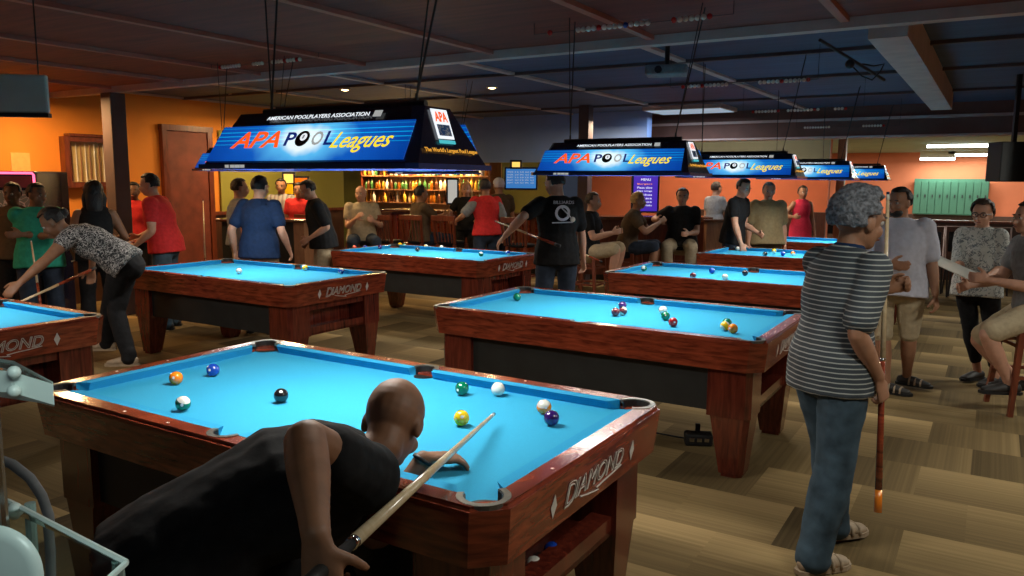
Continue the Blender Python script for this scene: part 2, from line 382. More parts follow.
# ------------------------------------------------------------------ pool tables
L_, W_, LO, WO, CF = .99, .495, 1.108, .612, .078
ZB, ZR = .762, .80
def arc(cx, cy, r, a0, a1, n=8):
    return [(cx+r*math.cos(math.radians(a0+(a1-a0)*i/n)), cy+r*math.sin(math.radians(a0+(a1-a0)*i/n))) for i in range(n+1)]
def mirror(p, sx, sy): return [(x*sx, y*sy) for x, y in p]
def make_table(label):
    t = thing('pool_table', label, 'pool table', group='mahogany pool tables with blue cloth')
    outer = [(-LO+CF, -WO), (LO-CF, -WO), (LO, -WO+CF), (LO, WO-CF), (LO-CF, WO), (-LO+CF, WO), (-LO, WO-CF), (-LO, -WO+CF)]
    ca = arc(L_+.025, W_+.025, .074, -74, 164)         # the ++ corner, counter-clockwise
    sa = arc(0, W_+.036, .064, 8, 172)
    inner = ca+sa+[(x, y) for x, y in mirror(ca, -1, 1)[::-1]]+mirror(ca, -1, -1)+mirror(sa, 1, -1)[::-1]+mirror(ca, 1, -1)[::-1]
    bm = plate(B(), outer, inner, .772, ZR)
    bmesh.ops.bevel(bm, geom=[e for e in bm.edges if all(v.co.z > ZR-.001 for v in e.verts) and all(abs(v.co.x) > LO-.1 or abs(v.co.y) > WO-.004 for v in e.verts) and len(e.link_faces) == 2 and any(abs(f.normal.z) < .1 for f in e.link_faces)
                                       and all((abs(v.co.x) > LO-.001 or abs(v.co.y) > WO-.001) for v in e.verts)], offset=.012, segments=3, affect='EDGES')
    obj('rail', bm, 'mahogany', t)
    # skirt: slopes slightly inwards towards the bottom
    sk = [(x*.985, y*.975) for x, y in outer]
    bm = B(); sc_ = [(x*.93, y*.88) for x, y in outer]
    rings = [[bm.verts.new((x, y, z)) for x, y in pts] for pts, z in ((sc_, .772), (outer, .775), (sk, .625), (sc_, .625))]
    for q_, w_ in zip(rings, rings[1:]+rings[:1]):
        for i in range(8): bm.faces.new([q_[i], q_[(i+1) % 8], w_[(i+1) % 8], w_[i]])
    obj('skirt', bm, 'mahogany', t)
    obj('bed', box(B(), -L_-.05, L_+.05, -W_-.05, W_+.05, .70, ZB), 'cloth_blue', t)
    # cushions
    def cush(p0, p1, q0, q1, inward):
        # p: nose ends, q: back ends
        iv = Vector((*inward, 0))*.018
        bm = B()
        a = [Vector((*q0, ZR-.001)), Vector((*q1, ZR-.001)), Vector((*p1, ZR-.002)), Vector((*p0, ZR-.002))]
        lo = [Vector((*q0, ZB)), Vector((*q1, ZB)), Vector((*p1, ZB))-iv, Vector((*p0, ZB))-iv]
        frustum(bm, lo, a); return obj('cushion', bm, 'cushion_blue', t)
    m, b = .081, .045
    for sy in (-1, 1):
        for sx in (-1, 1):
            cush((sx*.065, sy*W_), (sx*(L_-m), sy*W_), (sx*.052, sy*(W_+b)), (sx*(L_-.046), sy*(W_+b)), (0, -sy))
    for sx in (-1, 1):
        cush((sx*L_, -W_+m), (sx*L_, W_-m), (sx*(L_+b), -W_+.046), (sx*(L_+b), W_-.046), (-sx, 0))
    # pockets and castings
    def pocket(cx, cy, r, a0, a1, zc=.8018):
        bm = B(); tube(bm, (cx, cy, .70), (cx, cy, ZB+.002), r, n=20)
        o = arc(cx, cy, r+.002, a0, a1, 12); i = arc(cx, cy, r-.005, a0, a1, 12)
        plate(bm, o+i[::-1], None, ZB, ZR-.002)
        obj('pocket', bm, 'black', t)
        o = arc(cx, cy, r+.018, a0+3, a1-3, 14); i = arc(cx, cy, r-.001, a0-4, a1+4, 14)
        obj('pocket_casting', plate(B(), o+i[::-1], None, ZR-.012, zc), 'casting', t)
    for sx, sy, base in ((1, 1, 0), (-1, 1, 90), (-1, -1, 180), (1, -1, 270)):
        pocket(sx*(L_+.025), sy*(W_+.025), .057, base-76, base+166)
    pocket(0, W_+.036, .048, 2, 178); pocket(0, -W_-.036, .048, 182, 358)
    # sights
    for sy in (-1, 1):
        for k in (-3, -2, -1, 1, 2, 3):
            obj('rail_sight', tube(B(), (k*L_/4, sy*(W_+.085), ZR), (k*L_/4, sy*(W_+.085), ZR+.001), .0065, n=4), 'pearl', t)
    for sx in (-1, 1):
        for k in (-1, 0, 1):
            obj('rail_sight', tube(B(), (sx*(L_+.085), k*W_/2, ZR), (sx*(L_+.085), k*W_/2, ZR+.001), .0065, n=4), 'pearl', t)
    # cabinet and legs
    bx_, by_ = LO-.075, WO-.065
    obj('side_panel', box(B(), -bx_+.2, bx_-.2, -by_+.03, by_-.03, .37, .64), 'cabinet_black', t)
    bm = box(B(), bx_-.10, bx_-.02, -by_+.2, by_-.2, .35, .42); box(bm, bx_-.10, bx_-.02, -by_+.2, by_-.2, .56, .64)
    box(bm, bx_-.22, bx_-.19, -by_+.2, by_-.2, .35, .64); box(bm, bx_-.20, bx_-.02, -by_+.2, by_-.2, .35, .37)
    obj('ball_return', bm, 'mahogany_leg', t)
    obj('end_panel', box(B(), -bx_+.02, -bx_+.10, -by_+.2, by_-.2, .36, .64), 'cabinet_black', t)
    for sx in (-1, 1):
        for sy in (-1, 1):
            x1, y1 = sx*bx_, sy*by_
            c = .03
            def ring(w, d, ox, oy, z):
                p = [(x1-sx*(w+ox), y1-sy*oy), (x1-sx*(c+ox), y1-sy*oy), (x1-sx*ox, y1-sy*(c+oy)), (x1-sx*ox, y1-sy*(d+oy)), (x1-sx*(w+ox), y1-sy*(d+oy))]
                return [(a, bb, z) for a, bb in p]
            bm = B()
            frustum(bm, ring(.24, .22, 0, 0, .35), ring(.24, .22, 0, 0, .635))
            frustum(bm, ring(.13, .13, .035, .03, .02), ring(.215, .20, .006, .006, .352))
            frustum(bm, ring(.11, .11, .045, .04, 0), ring(.11, .11, .045, .04, .02))
            obj('leg', bm, 'mahogany_leg', t)
    # lettering on the end skirt
    n0 = Vector((LO, 0, .775)); n1 = Vector((LO*.985, 0, .625))
    M = frame_m(n1+Vector((.0015, 0, 0)), (0, 1, 0), n0-n1)
    lg = text('logo', 'D', 'logo_white', t, M, -.215, .042, .075, .080, .25, outline=.028, ext=.0015)
    obs = [text('logo_letters', 'IAMOND', 'logo_white', t, M, -.15, .052, .36, .066, .25, outline=.028, ext=.0015)]
    pts = [M @ Vector((x, y, .001)) for x, y in [(-.11, .046), (-.05, .034), (0, .026), (.03, .022), (.01, .034), (.06, .040), (.13, .044), (.20, .052)]]
    obj('logo_swash', path(B(), pts, .0025, 6), 'logo_white', t)
    for x in (-.285, .285):
        bm = B(); plate(bm, [(x-.018, .078), (x, .04), (x+.018, .078), (x, .116)], None, 0, .0015)
        bm.transform(M); obj('logo_diamond', bm, 'logo_white', t)
    return t
TABLES = {
 1: ((-2.119, 2.189), 'nearest pool table, the bald man leans over its rail'),
 2: ((-2.075, 4.725), 'pool table right behind the nearest one, a footswitch box by its leg'),
 5: ((-1.959, 7.192), 'third pool table back in the right row, four balls along its cloth'),
 6: ((-1.879, 9.621), 'fourth pool table of the right row, the olive-shirted man behind it'),
 7: ((-1.80, 12.1), 'farthest pool table of the right row, a woman in a red top behind it'),
 0: ((-5.68, 2.15), 'pool table cut by the left picture edge, a woman reaches over it'),
 3: ((-5.745, 4.871), 'pool table at left with a white cue ball, man in red shirt behind it'),
 4: ((-5.569, 7.327), 'pool table in front of the bar with many balls along its far rail')}
t1 = make_table(TABLES[1][1]); t1.location = (*TABLES[1][0], 0)
for k, ((u, v), lab) in TABLES.items():
    if k != 1: dup(t1, (u, v, 0), 0, lab)

# balls
BALLC = {'white': (.80, .78, .70), 'yellow': (.85, .55, .01), 'blue': (.01, .06, .42), 'red': (.55, .02, .02), 'purple': (.04, .01, .14), 'orange': (.85, .22, .01), 'green': (.0, .17, .08), 'maroon': (.16, .02, .03), 'black': (.01, .01, .012)}
for c, v in list(BALLC.items()):
    MAT['ball_'+c] = M_noise('ball_'+c, v, .03, 5, .12, 0, coat=1.)
    m, nt, b = _new('ball_stripe_'+c); _set(b, .12, coat=1.)
    s = nt.nodes.new('ShaderNodeSeparateXYZ'); nt.links.new(_coord(nt), s.inputs[0])
    ab = nt.nodes.new('ShaderNodeMath'); ab.operation = 'ABSOLUTE'; nt.links.new(s.outputs['Z'], ab.inputs[0])
    nt.links.new(_ramp(nt, ab.outputs[0], [(0, v), (.0145, BALLC['white'])], 'CONSTANT'), b.inputs['Base Color']); MAT['stripe_'+c] = m
RB = .0286
def put_ball(px, py, col, label, stripe=False, pos=None, grp='balls on the pool tables'):
    p = Vector(pos) if pos else atz(px, py, ZB+RB)
    o = obj('pool_ball', ball(B(), (0, 0, 0), RB, 24), ('stripe_' if stripe else 'ball_')+col, None, True, p)
    o.rotation_euler = (random.uniform(.2, .9) if stripe else 0, random.uniform(-.5, .5), random.uniform(0, 6))
    if col != 'white' or stripe:
        d = (Vector((0, 0, CH))-p).normalized()
        d = (d+Vector((random.uniform(-1.5, 1.5), random.uniform(-1.5, 1.5), random.uniform(-.5, 1.2)))).normalized()
        sp = B(); bmesh.ops.create_uvsphere(sp, u_segments=24, v_segments=16, radius=RB*1.006)
        bmesh.ops.delete(sp, geom=[q for q in sp.verts if q.co.z < RB*.93], context='VERTS')
        s = obj('number_spot', sp, 'ball_white', o, True)
        s.rotation_euler = (o.rotation_euler.to_matrix().inverted() @ d.to_track_quat('Z', 'Y').to_matrix()).to_euler()
    tag(o, label, 'pool ball', grp); return o
for a in [(176, 378, 'orange', 'solid orange ball near left end of the nearest table'), (213, 370, 'blue', 'solid blue ball beside the orange one on the nearest table'),
          (183, 403.5, 'green', 'green striped ball by the near rail of the nearest table', True), (281, 395.5, 'black', 'black ball alone mid cloth, above the bald man\'s back'),
          (462, 388.5, 'green', 'solid green ball near the far side pocket of nearest table'), (498, 389, 'white', 'white cue ball near the far rail of the nearest table'),
          (461.5, 418, 'yellow', 'solid yellow ball just beyond the bald man\'s cue tip'), (544, 407, 'orange', 'orange striped ball touching the purple ball', True),
          (551.5, 418, 'purple', 'solid purple ball toward the right end of nearest table'),
          (517, 297, 'green', 'green ball near left end of the second table'), (615.5, 312, 'maroon', 'maroon ball front left in the cluster on second table'),
          (622.5, 305.5, 'purple', 'purple ball behind the maroon one on the second table'), (623, 311, 'maroon', 'maroon striped ball right of the maroon one', True),
          (663, 310, 'white', 'white cue ball on the second table'), (665.5, 316, 'green', 'dark green ball right in front of second table\'s cue ball'),
          (673, 322, 'red', 'solid red ball on the second table'), (727, 323, 'green', 'green ball behind the orange ball on the second table'),
          (733, 328.5, 'orange', 'solid orange ball at right end of the second table'), (725, 326, 'yellow', 'yellow striped ball left of the orange ball on second table', True),
          (239, 271, 'white', 'white cue ball on the table at left with lettered end'), (305, 267.5, 'yellow', 'yellow striped ball at the far rail of left table', True),
          (341, 271, 'blue', 'blue striped ball near the right end of the left table', True),
          (354.5, 247.5, 'red', 'red ball at left end of the table before the bar'), (365, 247.5, 'blue', 'blue striped ball next to the red one before the bar', True), (380, 247, 'purple', 'purple ball on the table before the bar'),
          (400, 244.6, 'yellow', 'yellow ball by the far rail before the bar'), (404, 245.6, 'green', 'green ball touching the yellow one before the bar'), (417.5, 249.5, 'black', 'black ball mid cloth on the table before the bar'),
          (426, 246.5, 'yellow', 'yellow striped ball mid table before the bar', True), (441.5, 247.5, 'white', 'white cue ball on the table before the bar'), (481, 254, 'green', 'green striped ball near right end before the bar', True),
          (508, 253, 'blue', 'blue striped ball at the right rail before the bar', True),
          (644, 268.5, 'green', 'green striped ball at left end of third right-row table', True), (712, 270.5, 'blue', 'blue ball by the far rail of third right-row table'),
          (745, 273, 'black', 'black ball in front of the side pocket of third right-row table'), (725, 277, 'white', 'white cue ball on the third right-row table'),
          (693, 275.5, 'maroon', 'maroon ball near the front rail of third right-row table'),
          (738, 248.5, 'white', 'white cue ball by the leaning man\'s hand'), (774, 251, 'white', 'yellow striped ball on the fourth right-row table'), (765, 254, 'black', 'black ball on the fourth right-row table'),
          (783, 253.5, 'blue', 'blue ball on the fourth right-row table'), (793, 253.5, 'orange', 'orange striped ball at right of fourth right-row table', True)]:
    if a[0] == 774: a = (774, 251, 'yellow', a[3], True)
    put_ball(*a)
bz = .37+RB; bx0 = -2.119+LO-.075-.10
for k, (dv, c, st, lab) in enumerate([(-.10, 'white', False, 'pale ball in the ball return of the nearest table'), (.02, 'blue', False, 'blue ball in the ball return of the nearest table'), (-.22, 'red', False, 'red ball in the ball return of the nearest table')]):
    put_ball(0, 0, c, lab, st, (bx0, 2.189+dv, bz), 'balls in the ball return')

# ------------------------------------------------------------------ table lamps
def make_lamp(label):
    z0, z1 = 1.668, 1.878; a, b = .52, .228; a1, b1 = .45, .10
    t = thing('billiard_lamp', label, 'lamp', group='billiard lamps over the tables')
    def ringp(a, b, z, c=.03): return [(-a+c, -b, z), (a-c, -b, z), (a, -b+c, z), (a, b-c, z), (a-c, b, z), (-a+c, b, z), (-a, b-c, z), (-a, -b+c, z)]
    bm = B(); r0 = [bm.verts.new(p) for p in ringp(a, b, z0+.012)]; r1 = [bm.verts.new(p) for p in ringp(a1, b1, z1)]
    for i in range(8): bm.faces.new([r0[i], r0[(i+1) % 8], r1[(i+1) % 8], r1[i]])
    bm.faces.new(r1)
    o = obj('shade', bm, 'lamp_shell', t); sm = o.modifiers.new('s', 'SOLIDIFY'); sm.thickness = .006; sm.offset = -1
    outer = [(x, y) for x, y, z in ringp(a+.012, b+.012, 0)]; inner = [(x, y) for x, y, z in ringp(a-.012, b-.012, 0)]
    obj('rim', plate(B(), outer, inner, z0, z0+.018), 'lamp_rim', t)
    obj('diffuser', box(B(), -a1, a1, -b1, b1, z1-.09, z1-.085), M_emit('diffuser', (1, .97, .9), 2.0), t)
    # long sides
    for sgn in (-1, 1):
        o0 = Vector((0, sgn*b, z0+.012)); up = Vector((0, sgn*(b1-b), z1-z0-.012)); nrm = up.normalized()
        M = frame_m(o0+Vector((0, sgn*.003, .002)), (-sgn, 0, 0), up); S = up.length
        # panel object keeps its own plane coordinates so that the print sits right
        bm = B()
        w0, w1 = .50, .455
        frustum(bm, [(-w0+.02, .018, 0), (w0-.02, .018, 0), (w1+.012, .172, 0), (-w1-.012, .172, 0)], [(-w0+.02, .018, .003), (w0-.02, .018, .003), (w1+.012, .172, .003), (-w1-.012, .172, .003)])
        p = obj('sign_panel', bm, 'sign', t); p.matrix_local = M
        M2 = M @ Matrix.Translation((0, 0, .004))
        if sgn == -1:
            text('header_lettering', 'AMERICAN POOLPLAYERS ASSOCIATION', 's_white', t, M2, -.245, .195, .50, .016, 0, bold=.01)
            obj('header_badge', box(B(), .275, .31, .190, .215, 0, .001), 's_soft', t).matrix_local = M2
            Ig = Matrix.Identity(4)
            for nm, s, mt, x, y, w, h, sh in [('sign_lettering', 'APA', 's_red', -.375, .072, .255, .072, .2), ('sign_lettering', 'P', 's_navy', -.095, .078, .048, .058, 0),
                                              ('sign_lettering', 'O', 's_navy', .036, .078, .05, .058, 0), ('sign_lettering', 'L', 's_navy', .10, .078, .04, .058, 0),
                                              ('sign_lettering', 'Leagues', 's_yellow', .135, .045, .27, .085, .45)]:
                if s == 'O': mt = 's_soft'
                text(nm, s, mt, t, M2, x, y, w, h, sh, bold=.02 if s != 'Leagues' else .005)
            bm = tube(B(), (-.012, .107, 0), (-.012, .107, .002), .033, n=24); o = obj('eight_ball_print', bm, 'ball_black', t); o.matrix_local = M2
            bm = tube(B(), (-.008, .113, .002), (-.008, .113, .0025), .016, n=16); o = obj('eight_ball_spot', bm, 's_white', t); o.matrix_local = M2
            text('eight_ball_number', '8', 'black', t, M2 @ Matrix.Translation((0, 0, .003)), -.013, .105, .010, .016)
            for x0, x1 in ((-.35, -.33), (-.322, -.30), (-.297, -.27), (-.267, -.245)): obj('rim_marking', box(B(), x0, x1, -b-.0135, -b-.012, z0+.004, z0+.015), 's_soft', t)
    # short end
    for sgn in (1, -1):
        up = Vector((sgn*(a1-a), 0, z1-z0-.012)); M = frame_m(Vector((sgn*a+sgn*.003, 0, z0+.012)), (0, sgn, 0), up) @ Matrix.Translation((0, 0, .002))
        o = obj('end_card', box(B(), -.055, .035, .095, .20, 0, .002), 's_white', t); o.matrix_local = M
        o = obj('end_card_glow', box(B(), -.055, .035, .078, .090, 0, .002), 's_teal', t); o.matrix_local = M
        M3 = M @ Matrix.Translation((0, 0, .0025))
        text('end_lettering', 'APA', 's_red', t, M3, -.045, .155, .07, .036, 0, bold=.03)
        o = obj('end_picture', box(B(), -.045, .025, .105, .145, 0, .001), M_print('end_print', (.03, .12, .4), (.6, .65, .7), 60, .5), t); o.matrix_local = M3
        text('end_slogan', "The World's Largest Pool League", 's_gold', t, M3, -.15, .042, .30, .019, 0, bold=.01)
    bm = B()
    for x in (-.36, .36):
        tube(bm, (x, 0, z1), (x, 0, z1+.05), .006)
    tube(bm, (-.4, 0, z1+.015), (.4, 0, z1+.015), .012)
    obj('mounting_bar', bm, 'wire', t)
    for x, x2 in ((-.36, -.40), (.36, .48)):
        obj('hanging_chain', tube(B(), (x, 0, z1+.04), (x2, .12, 2.70), .004, n=6), 'wire', t)
        obj('hanging_chain', tube(B(), (x, 0, z1+.04), (x2+.03, -.02, 2.70), .003, n=6), 'wire', t)
    return t
lamp = make_lamp('billiard lamp hanging closest, its whole lettered blue sign in view')
lamp.location = (-2.09, 2.19, 0)
LAMPS = [((-2.05, 4.66), 'second billiard lamp back with full blue sign, right of centre'), ((-1.96, 7.10), 'third billiard lamp back, left half of its sign covered'),
         ((-1.88, 9.62), 'fourth billiard lamp back, only end of script showing'), ((-1.80, 12.1), 'farthest billiard lamp, above the striped shirt man\'s head'),
         ((-5.75, 4.87), 'lamp over the left table, hidden behind the closest lamp'), ((-5.57, 7.33), 'lamp over the table before the bar, behind the closest lamp'),
         ((-5.60, 2.15), 'dark lamp end cut by the left picture edge')]
for (u, v), lab in LAMPS: 
    o = dup(lamp, (u, v, 0), 0, lab)
    if u < -5: o.location.z = .03
LP = [((-2.09, 2.19), 1), ((-2.05, 4.66), 1), ((-1.96, 7.10), 1), ((-1.88, 9.62), 1), ((-1.80, 12.1), 1), ((-5.75, 4.87), 1), ((-5.57, 7.33), 1), ((-5.6, 2.15), 1)]
for (u, v), k in LP:
    area('table_light', (u, v, 1.76), .84, .16, 30*k, (1, .95, .86))

# score bead wires
def beads(px0, py0, px1, py1, v, groups, label):
    a = atv(px0, py0, v); b = atv(px1, py1, v); z = (a.z+b.z)/2
    t = thing('score_bead_wire', label, 'score beads', (a.x, v, z), group='score beads strung under the ceiling')
    Lw = b.x-a.x; 
    bm = tube(B(), (-.12, 0, 0), (Lw+.12, 0, 0), .0015, n=6)
    obj('wire', bm, 'wire', t)
    for x in (-.12, Lw+.12): obj('wire_hanger', tube(B(), (x, 0, -.0), (x, 0, (2.70 if v < 5.6 else 2.78 if v < 13 else 2.46)-z), .002, n=6), 'wire', t)
    x = 0
    for f0, pat in groups:
        x = f0*Lw
        for ch in pat:
            obj('bead', ball(B(), (x, 0, 0), .018, 10), {'r': 'ball_red', 'b': 'ball_blue', 'w': 'ball_white'}[ch], t, True); x += .0365
beads(220, 66, 308, 60, 4.87, [(0, 'rwwwwwww'), (.40, 'wwww'), (.62, 'wwwwrwwwrw')], 'score bead wire with three bead groups above left table')
beads(550, 32, 713, 17, 4.68, [(0, 'r'), (.19, 'wwwwrwwwwbwwww'), (.78, 'rwwwwwr')], 'score bead wire nearest the ceiling beam, single red bead at left')
beads(683, 85, 803, 82, 7.12, [(0, 'rwwwwrwwwwww'), (.66, 'wwwwwrwwwwwr')], 'score bead wire over the third lamp, two long bead rows')
beads(753, 112, 852, 108, 9.62, [(0, 'rwwwwwwwr'), (.37, 'wwwwwwwwrw'), (.84, 'wwwr')], 'score bead wire with three groups over the fourth lamp')
beads(805, 127, 890, 126, 12.1, [(0, 'wwwwwwwwww'), (.7, 'wwwwwwwr')], 'farthest score bead wire below the brown header beam')
# ------------------------------------------------------------------ furniture and fittings
def bar_stool(label, u, v, rz=0, zs=.74, back=True, arms=False, grp='red wooden bar stools'):
    t = thing('bar_stool', label, 'bar stool', (u, v, 0), rz, grp)
    obj('seat', lathe(B(), [(.17, zs-.05), (.19, zs-.03), (.195, zs-.01), (.16, zs)], n=20), 'fab_black', t, True)
    for sx in (-1, 1):
        for sy in (-1, 1):
            obj('leg', frustum(B(), [(sx*.20+dx, sy*.20+dy, 0) for dx, dy in ((-.016, -.016), (.016, -.016), (.016, .016), (-.016, .016))], [(sx*.15+dx, sy*.15+dy, zs-.04) for dx, dy in ((-.02, -.02), (.02, -.02), (.02, .02), (-.02, .02))]), 'redwood', t)
    for z, k in ((.28, .182), (.50, .167)):
        bm = plate(B(), [(-k-.01, -k-.01), (k+.01, -k-.01), (k+.01, k+.01), (-k-.01, k+.01)], [(-k+.01, -k+.01), (k-.01, -k+.01), (k-.01, k-.01), (-k+.01, k-.01)], z-.012, z+.012)
        obj('stretcher', bm, 'redwood', t)
    if back:
        for sx in (-1, 1): obj('back_post', frustum(B(), [(sx*.17+dx, -.17+dy, zs-.03) for dx, dy in ((-.015, -.015), (.015, -.015), (.015, .015), (-.015, .015))], [(sx*.19+dx, -.23+dy, zs+.36) for dx, dy in ((-.015, -.012), (.015, -.012), (.015, .012), (-.015, .012))]), 'redwood', t)
        obj('top_rail', box(B(), -.21, .21, -.245, -.215, zs+.30, zs+.38, .006), 'redwood', t)
        for k in range(5):
            x = -.12+.06*k; obj('spindle', tube(B(), (x, -.17, zs-.02), (x, -.228, zs+.31), .008, n=6), 'redwood', t)
    return t
# the bar: front, top, back shelves with bottles
CH_ = dict(a=-9.7, b=-4.6)
t = thing('bar_counter', 'long dark wooden bar counter with slatted front behind the tables', 'bar', (-7.6, 11.9, 0))
obj('front_panel', box(B(), -2.4, 2.9, -.1, .1, .12, 1.02), 'redwood', t)
obj('counter_top', box(B(), -2.45, 2.95, -.28, .3, 1.02, 1.07, .01), 'bar_top', t)
obj('kick_board', box(B(), -2.4, 2.9, -.06, .06, 0, .12), 'cabinet_black', t)
bm = B()
for k in range(38): box(bm, -2.36+k*.14, -2.33+k*.14, -.125, -.1, .18, .98)
obj('slats', bm, 'mahogany', t)
obj('foot_rail', tube(B(), (-2.4, -.3, .22), (2.9, -.3, .22), .02), 'chrome', t)
t = thing('back_bar', 'lit back bar shelving full of bottles under the closest lamp', 'shelving', (-10.7, 13.7, 0))
obj('cabinet', box(B(), -1.6, 1.9, -.25, .25, 0, .95), 'wainscot', t)
for z in (1.14, 1.42, 1.72): obj('shelf', box(B(), -1.6, 1.9, -.18, .22, z-.02, z), 'brownwood', t)
obj('back_panel', box(B(), -1.6, 1.9, .22, .26, .95, 1.98), M_noise('amber_panel', (.75, .50, .20), .1, 3, .4, .02), t)
for x in (-1.6, 1.88): obj('side', box(B(), x, x+.02, -.18, .22, .95, 2.0), 'redwood', t)
for k, c in enumerate([(.35, .12, .01), (.6, .35, .05), (.05, .16, .05), (.7, .62, .45), (.10, .03, .01), (.8, .8, .75)]):
    MAT['bottle%d' % k] = M_noise('bottle_glass_%s' % 'abcdef'[k], c, .1, 10, .12, 0, coat=.5)
proto = {}
names = ['amber spirit', 'gold spirit', 'green glass', 'cream', 'dark brown', 'clear glass']
def bottle(k, hgt, p, label):
    key = (k, round(hgt, 2))
    if key not in proto:
        o = obj('bottle', lathe(B(), [(.030, 0), (.036, .01), (.036, hgt*.55), (.03, hgt*.65), (.013, hgt*.75), (.012, hgt*.97), (.015, hgt)], n=10), 'bottle%d' % k, None, True); proto[key] = o
    else: o = proto[key].copy(); COL.objects.link(o)
    o.location = p; tag(o, label, 'bottle', 'bottles on the back bar shelves')
    return o
for zi, z in enumerate((1.14, 1.42, 1.72)):
    x = -12.2
    while x < -8.9:
        k = random.randrange(6); h = random.choice((.20, .23, .25)) if zi < 2 else .21
        bottle(k, h, (x, 13.56+random.uniform(-.03, .06), z), '%s bottle standing on the %s shelf of the back bar' % (names[k], ['lower', 'middle', 'top'][zi])); x += random.uniform(.085, .14)
for u, z, pw in ((-11.8, 1.93, 45), (-10.7, 1.93, 70), (-9.6, 1.93, 60)): area('shelf_light', (u, 13.4, z), .9, .1, pw, (1, .62, .25), (math.radians(-28), 0, 0))
# seats at the bar
for (px, Y, lab) in [(316, 11.6, 'red wooden bar stool left of the man in the beige shirt'), (361, 11.55, 'bar stool the man in the beige shirt sits on'), (390, 11.7, 'empty spindle-back bar stool right of the beige-shirt man'), (420, 11.75, 'bar stool under the dark-shirted man at the bar'),
                     (452, 11.6, 'empty spindle-back bar stool before the blonde bartender'), (522, 11.2, 'bar stool right of the man in red and gray')]:
    p = at(px, 200, Y); bar_stool(lab, p.x, p.y, .0 if px != 361 else PI-.3)
# low dark booth wall, brown half wall and high tables further right
def bx(name, label, cat, x0, x1, y0, y1, z0, z1, mat, bev=.01):
    return tag(obj(name, box(B(), x0, x1, y0, y1, z0, z1, bev), mat), label, cat)
p = at(300, 240, 10.6)
t = thing('serving_counter', 'dark counter with pale wood end post behind the left table', 'counter', (p.x, p.y, 0), .45)
obj('body', box(B(), -1.0, .0, -.2, .2, 0, 1.06), 'cabinet_black', t); obj('end_post', box(B(), .0, .14, -.22, .22, 0, 1.06), 'brownwood', t); obj('top', box(B(), -1.05, .18, -.27, .27, 1.06, 1.10, .006), 'bar_top', t)
p = at(660, 216, 12.0)
t = thing('drink_rail_table', 'long dark high table the seated players rest their drinks on', 'table', (p.x, p.y, 0), .55)
obj('top', box(B(), -1.3, .75, -.25, .25, 1.06, 1.11, .008), 'bar_top', t)
for x in (-1.2, -.3, .6): obj('leg', box(B(), x-.04, x+.04, -.1, .1, 0, 1.06), 'redwood', t)
obj('modesty_panel', box(B(), -1.25, .7, .08, .12, .2, 1.06), 'redwood', t)
p = at(716, 230, 11.6)
t = thing('half_wall', 'brown wooden half wall with dark cap right of the seated man', 'half wall', (p.x, p.y, 0), .55)
obj('body', box(B(), -.16, .5, -.08, .08, 0, 1.05), 'brownwood', t); obj('cap', box(B(), -.2, .55, -.12, .12, 1.05, 1.09, .006), 'bar_top', t)
# menu screens
def screen(name, label, cat, px0, py0, px1, py1, Y, mat, lines, title=None, rz=.5487, fmat='lamp_shell'):
    a = cf(px0, py1, Y); b = cf(px1, py0, Y); w = b.x-a.x; h = b.z-a.z
    c = wv((a.x+b.x)/2, Y, a.z)
    t = thing(name, label, cat, c, rz)
    obj('frame', box(B(), -w/2-.03, w/2+.03, .0, .06, -.03, h+.03, .006), fmat, t)
    obj('screen_face', box(B(), -w/2, w/2, -.004, .0, 0, h), mat, t)
    return t, w, h
t, w, h = screen('menu_screen', 'blue bar menu television with white columns above the bar', 'television', 506, 169, 536, 188, 13.2, 'tv_blue', 0)
M = frame_m((-w/2, -.006, 0), (1, 0, 0), (0, 0, 1))
for r in range(5):
    for c in range(4):
        text('menu_lettering', random.choice(['12', '8.50', 'IPA', 'ALE', '6.00']), 's_soft', t, M, w*(.30+.17*c), h*(.80-.14*r), w*.12, h*.07)
    text('menu_lettering', random.choice(['DRAFT', 'LAGER', 'WINE']), 's_soft', t, M, w*.04, h*(.80-.14*r), w*.2, h*.07)
t, w, h = screen('menu_screen', 'tall purple menu screen with white lines above the drink rail', 'television', 633, 176, 658, 211, 12.6, 'tv_purple', 0)
M = frame_m((-w/2, -.006, 0), (1, 0, 0), (0, 0, 1))
text('menu_title', 'MENU', 's_white', t, M, w*.3, h*.86, w*.4, h*.07)
for r in range(7): text('menu_lettering', ['Burgers', 'Pizza slice', 'Hot wings', 'Nachos', 'Fries', 'Tacos', 'Soft drinks'][r], 's_orange' if r == 0 else 's_white', t, M, w*.15, h*(.74-.10*r), w*.62, h*.055)
# framed pictures by the bar and notices
for i, (x0, y0, x1, y1, mt, lab) in enumerate([(284, 174, 293, 183, 'amber', 'small yellow framed sign left of the bar, upper one'), (284, 184, 293, 194, 'ball_yellow', 'small cream framed sign left of the bar, lower one'),
                                       (295, 178, 307, 189, 'ball_orange', 'orange framed picture left of the bar, upper one'), (295, 192, 307, 204, 's_orange', 'orange lit picture left of the bar, lower one'), (512, 162, 520, 167, 'amber', 'small orange sign above the blue menu television')]):
    screen('framed_picture', lab, 'picture', x0, y0, x1, y1, 12.9 if x0 < 400 else 11.9, mt, 0)
t, w, h = screen('beer_cooler', 'bright white cooler window behind the bartender', 'cooler', 448, 180, 457, 203, 13.3, 's_soft', 0)
MAT['notice_tan'] = M_noise('notice_tan', (.75, .42, .13), .1, 12, .8, 0)
bx('wall_notice', 'tan paper notice pinned on the orange wall above the arcade', 'notice', -10.10, -10.09, 4.98, 5.2, 1.70, 1.92, 'notice_tan', .001)
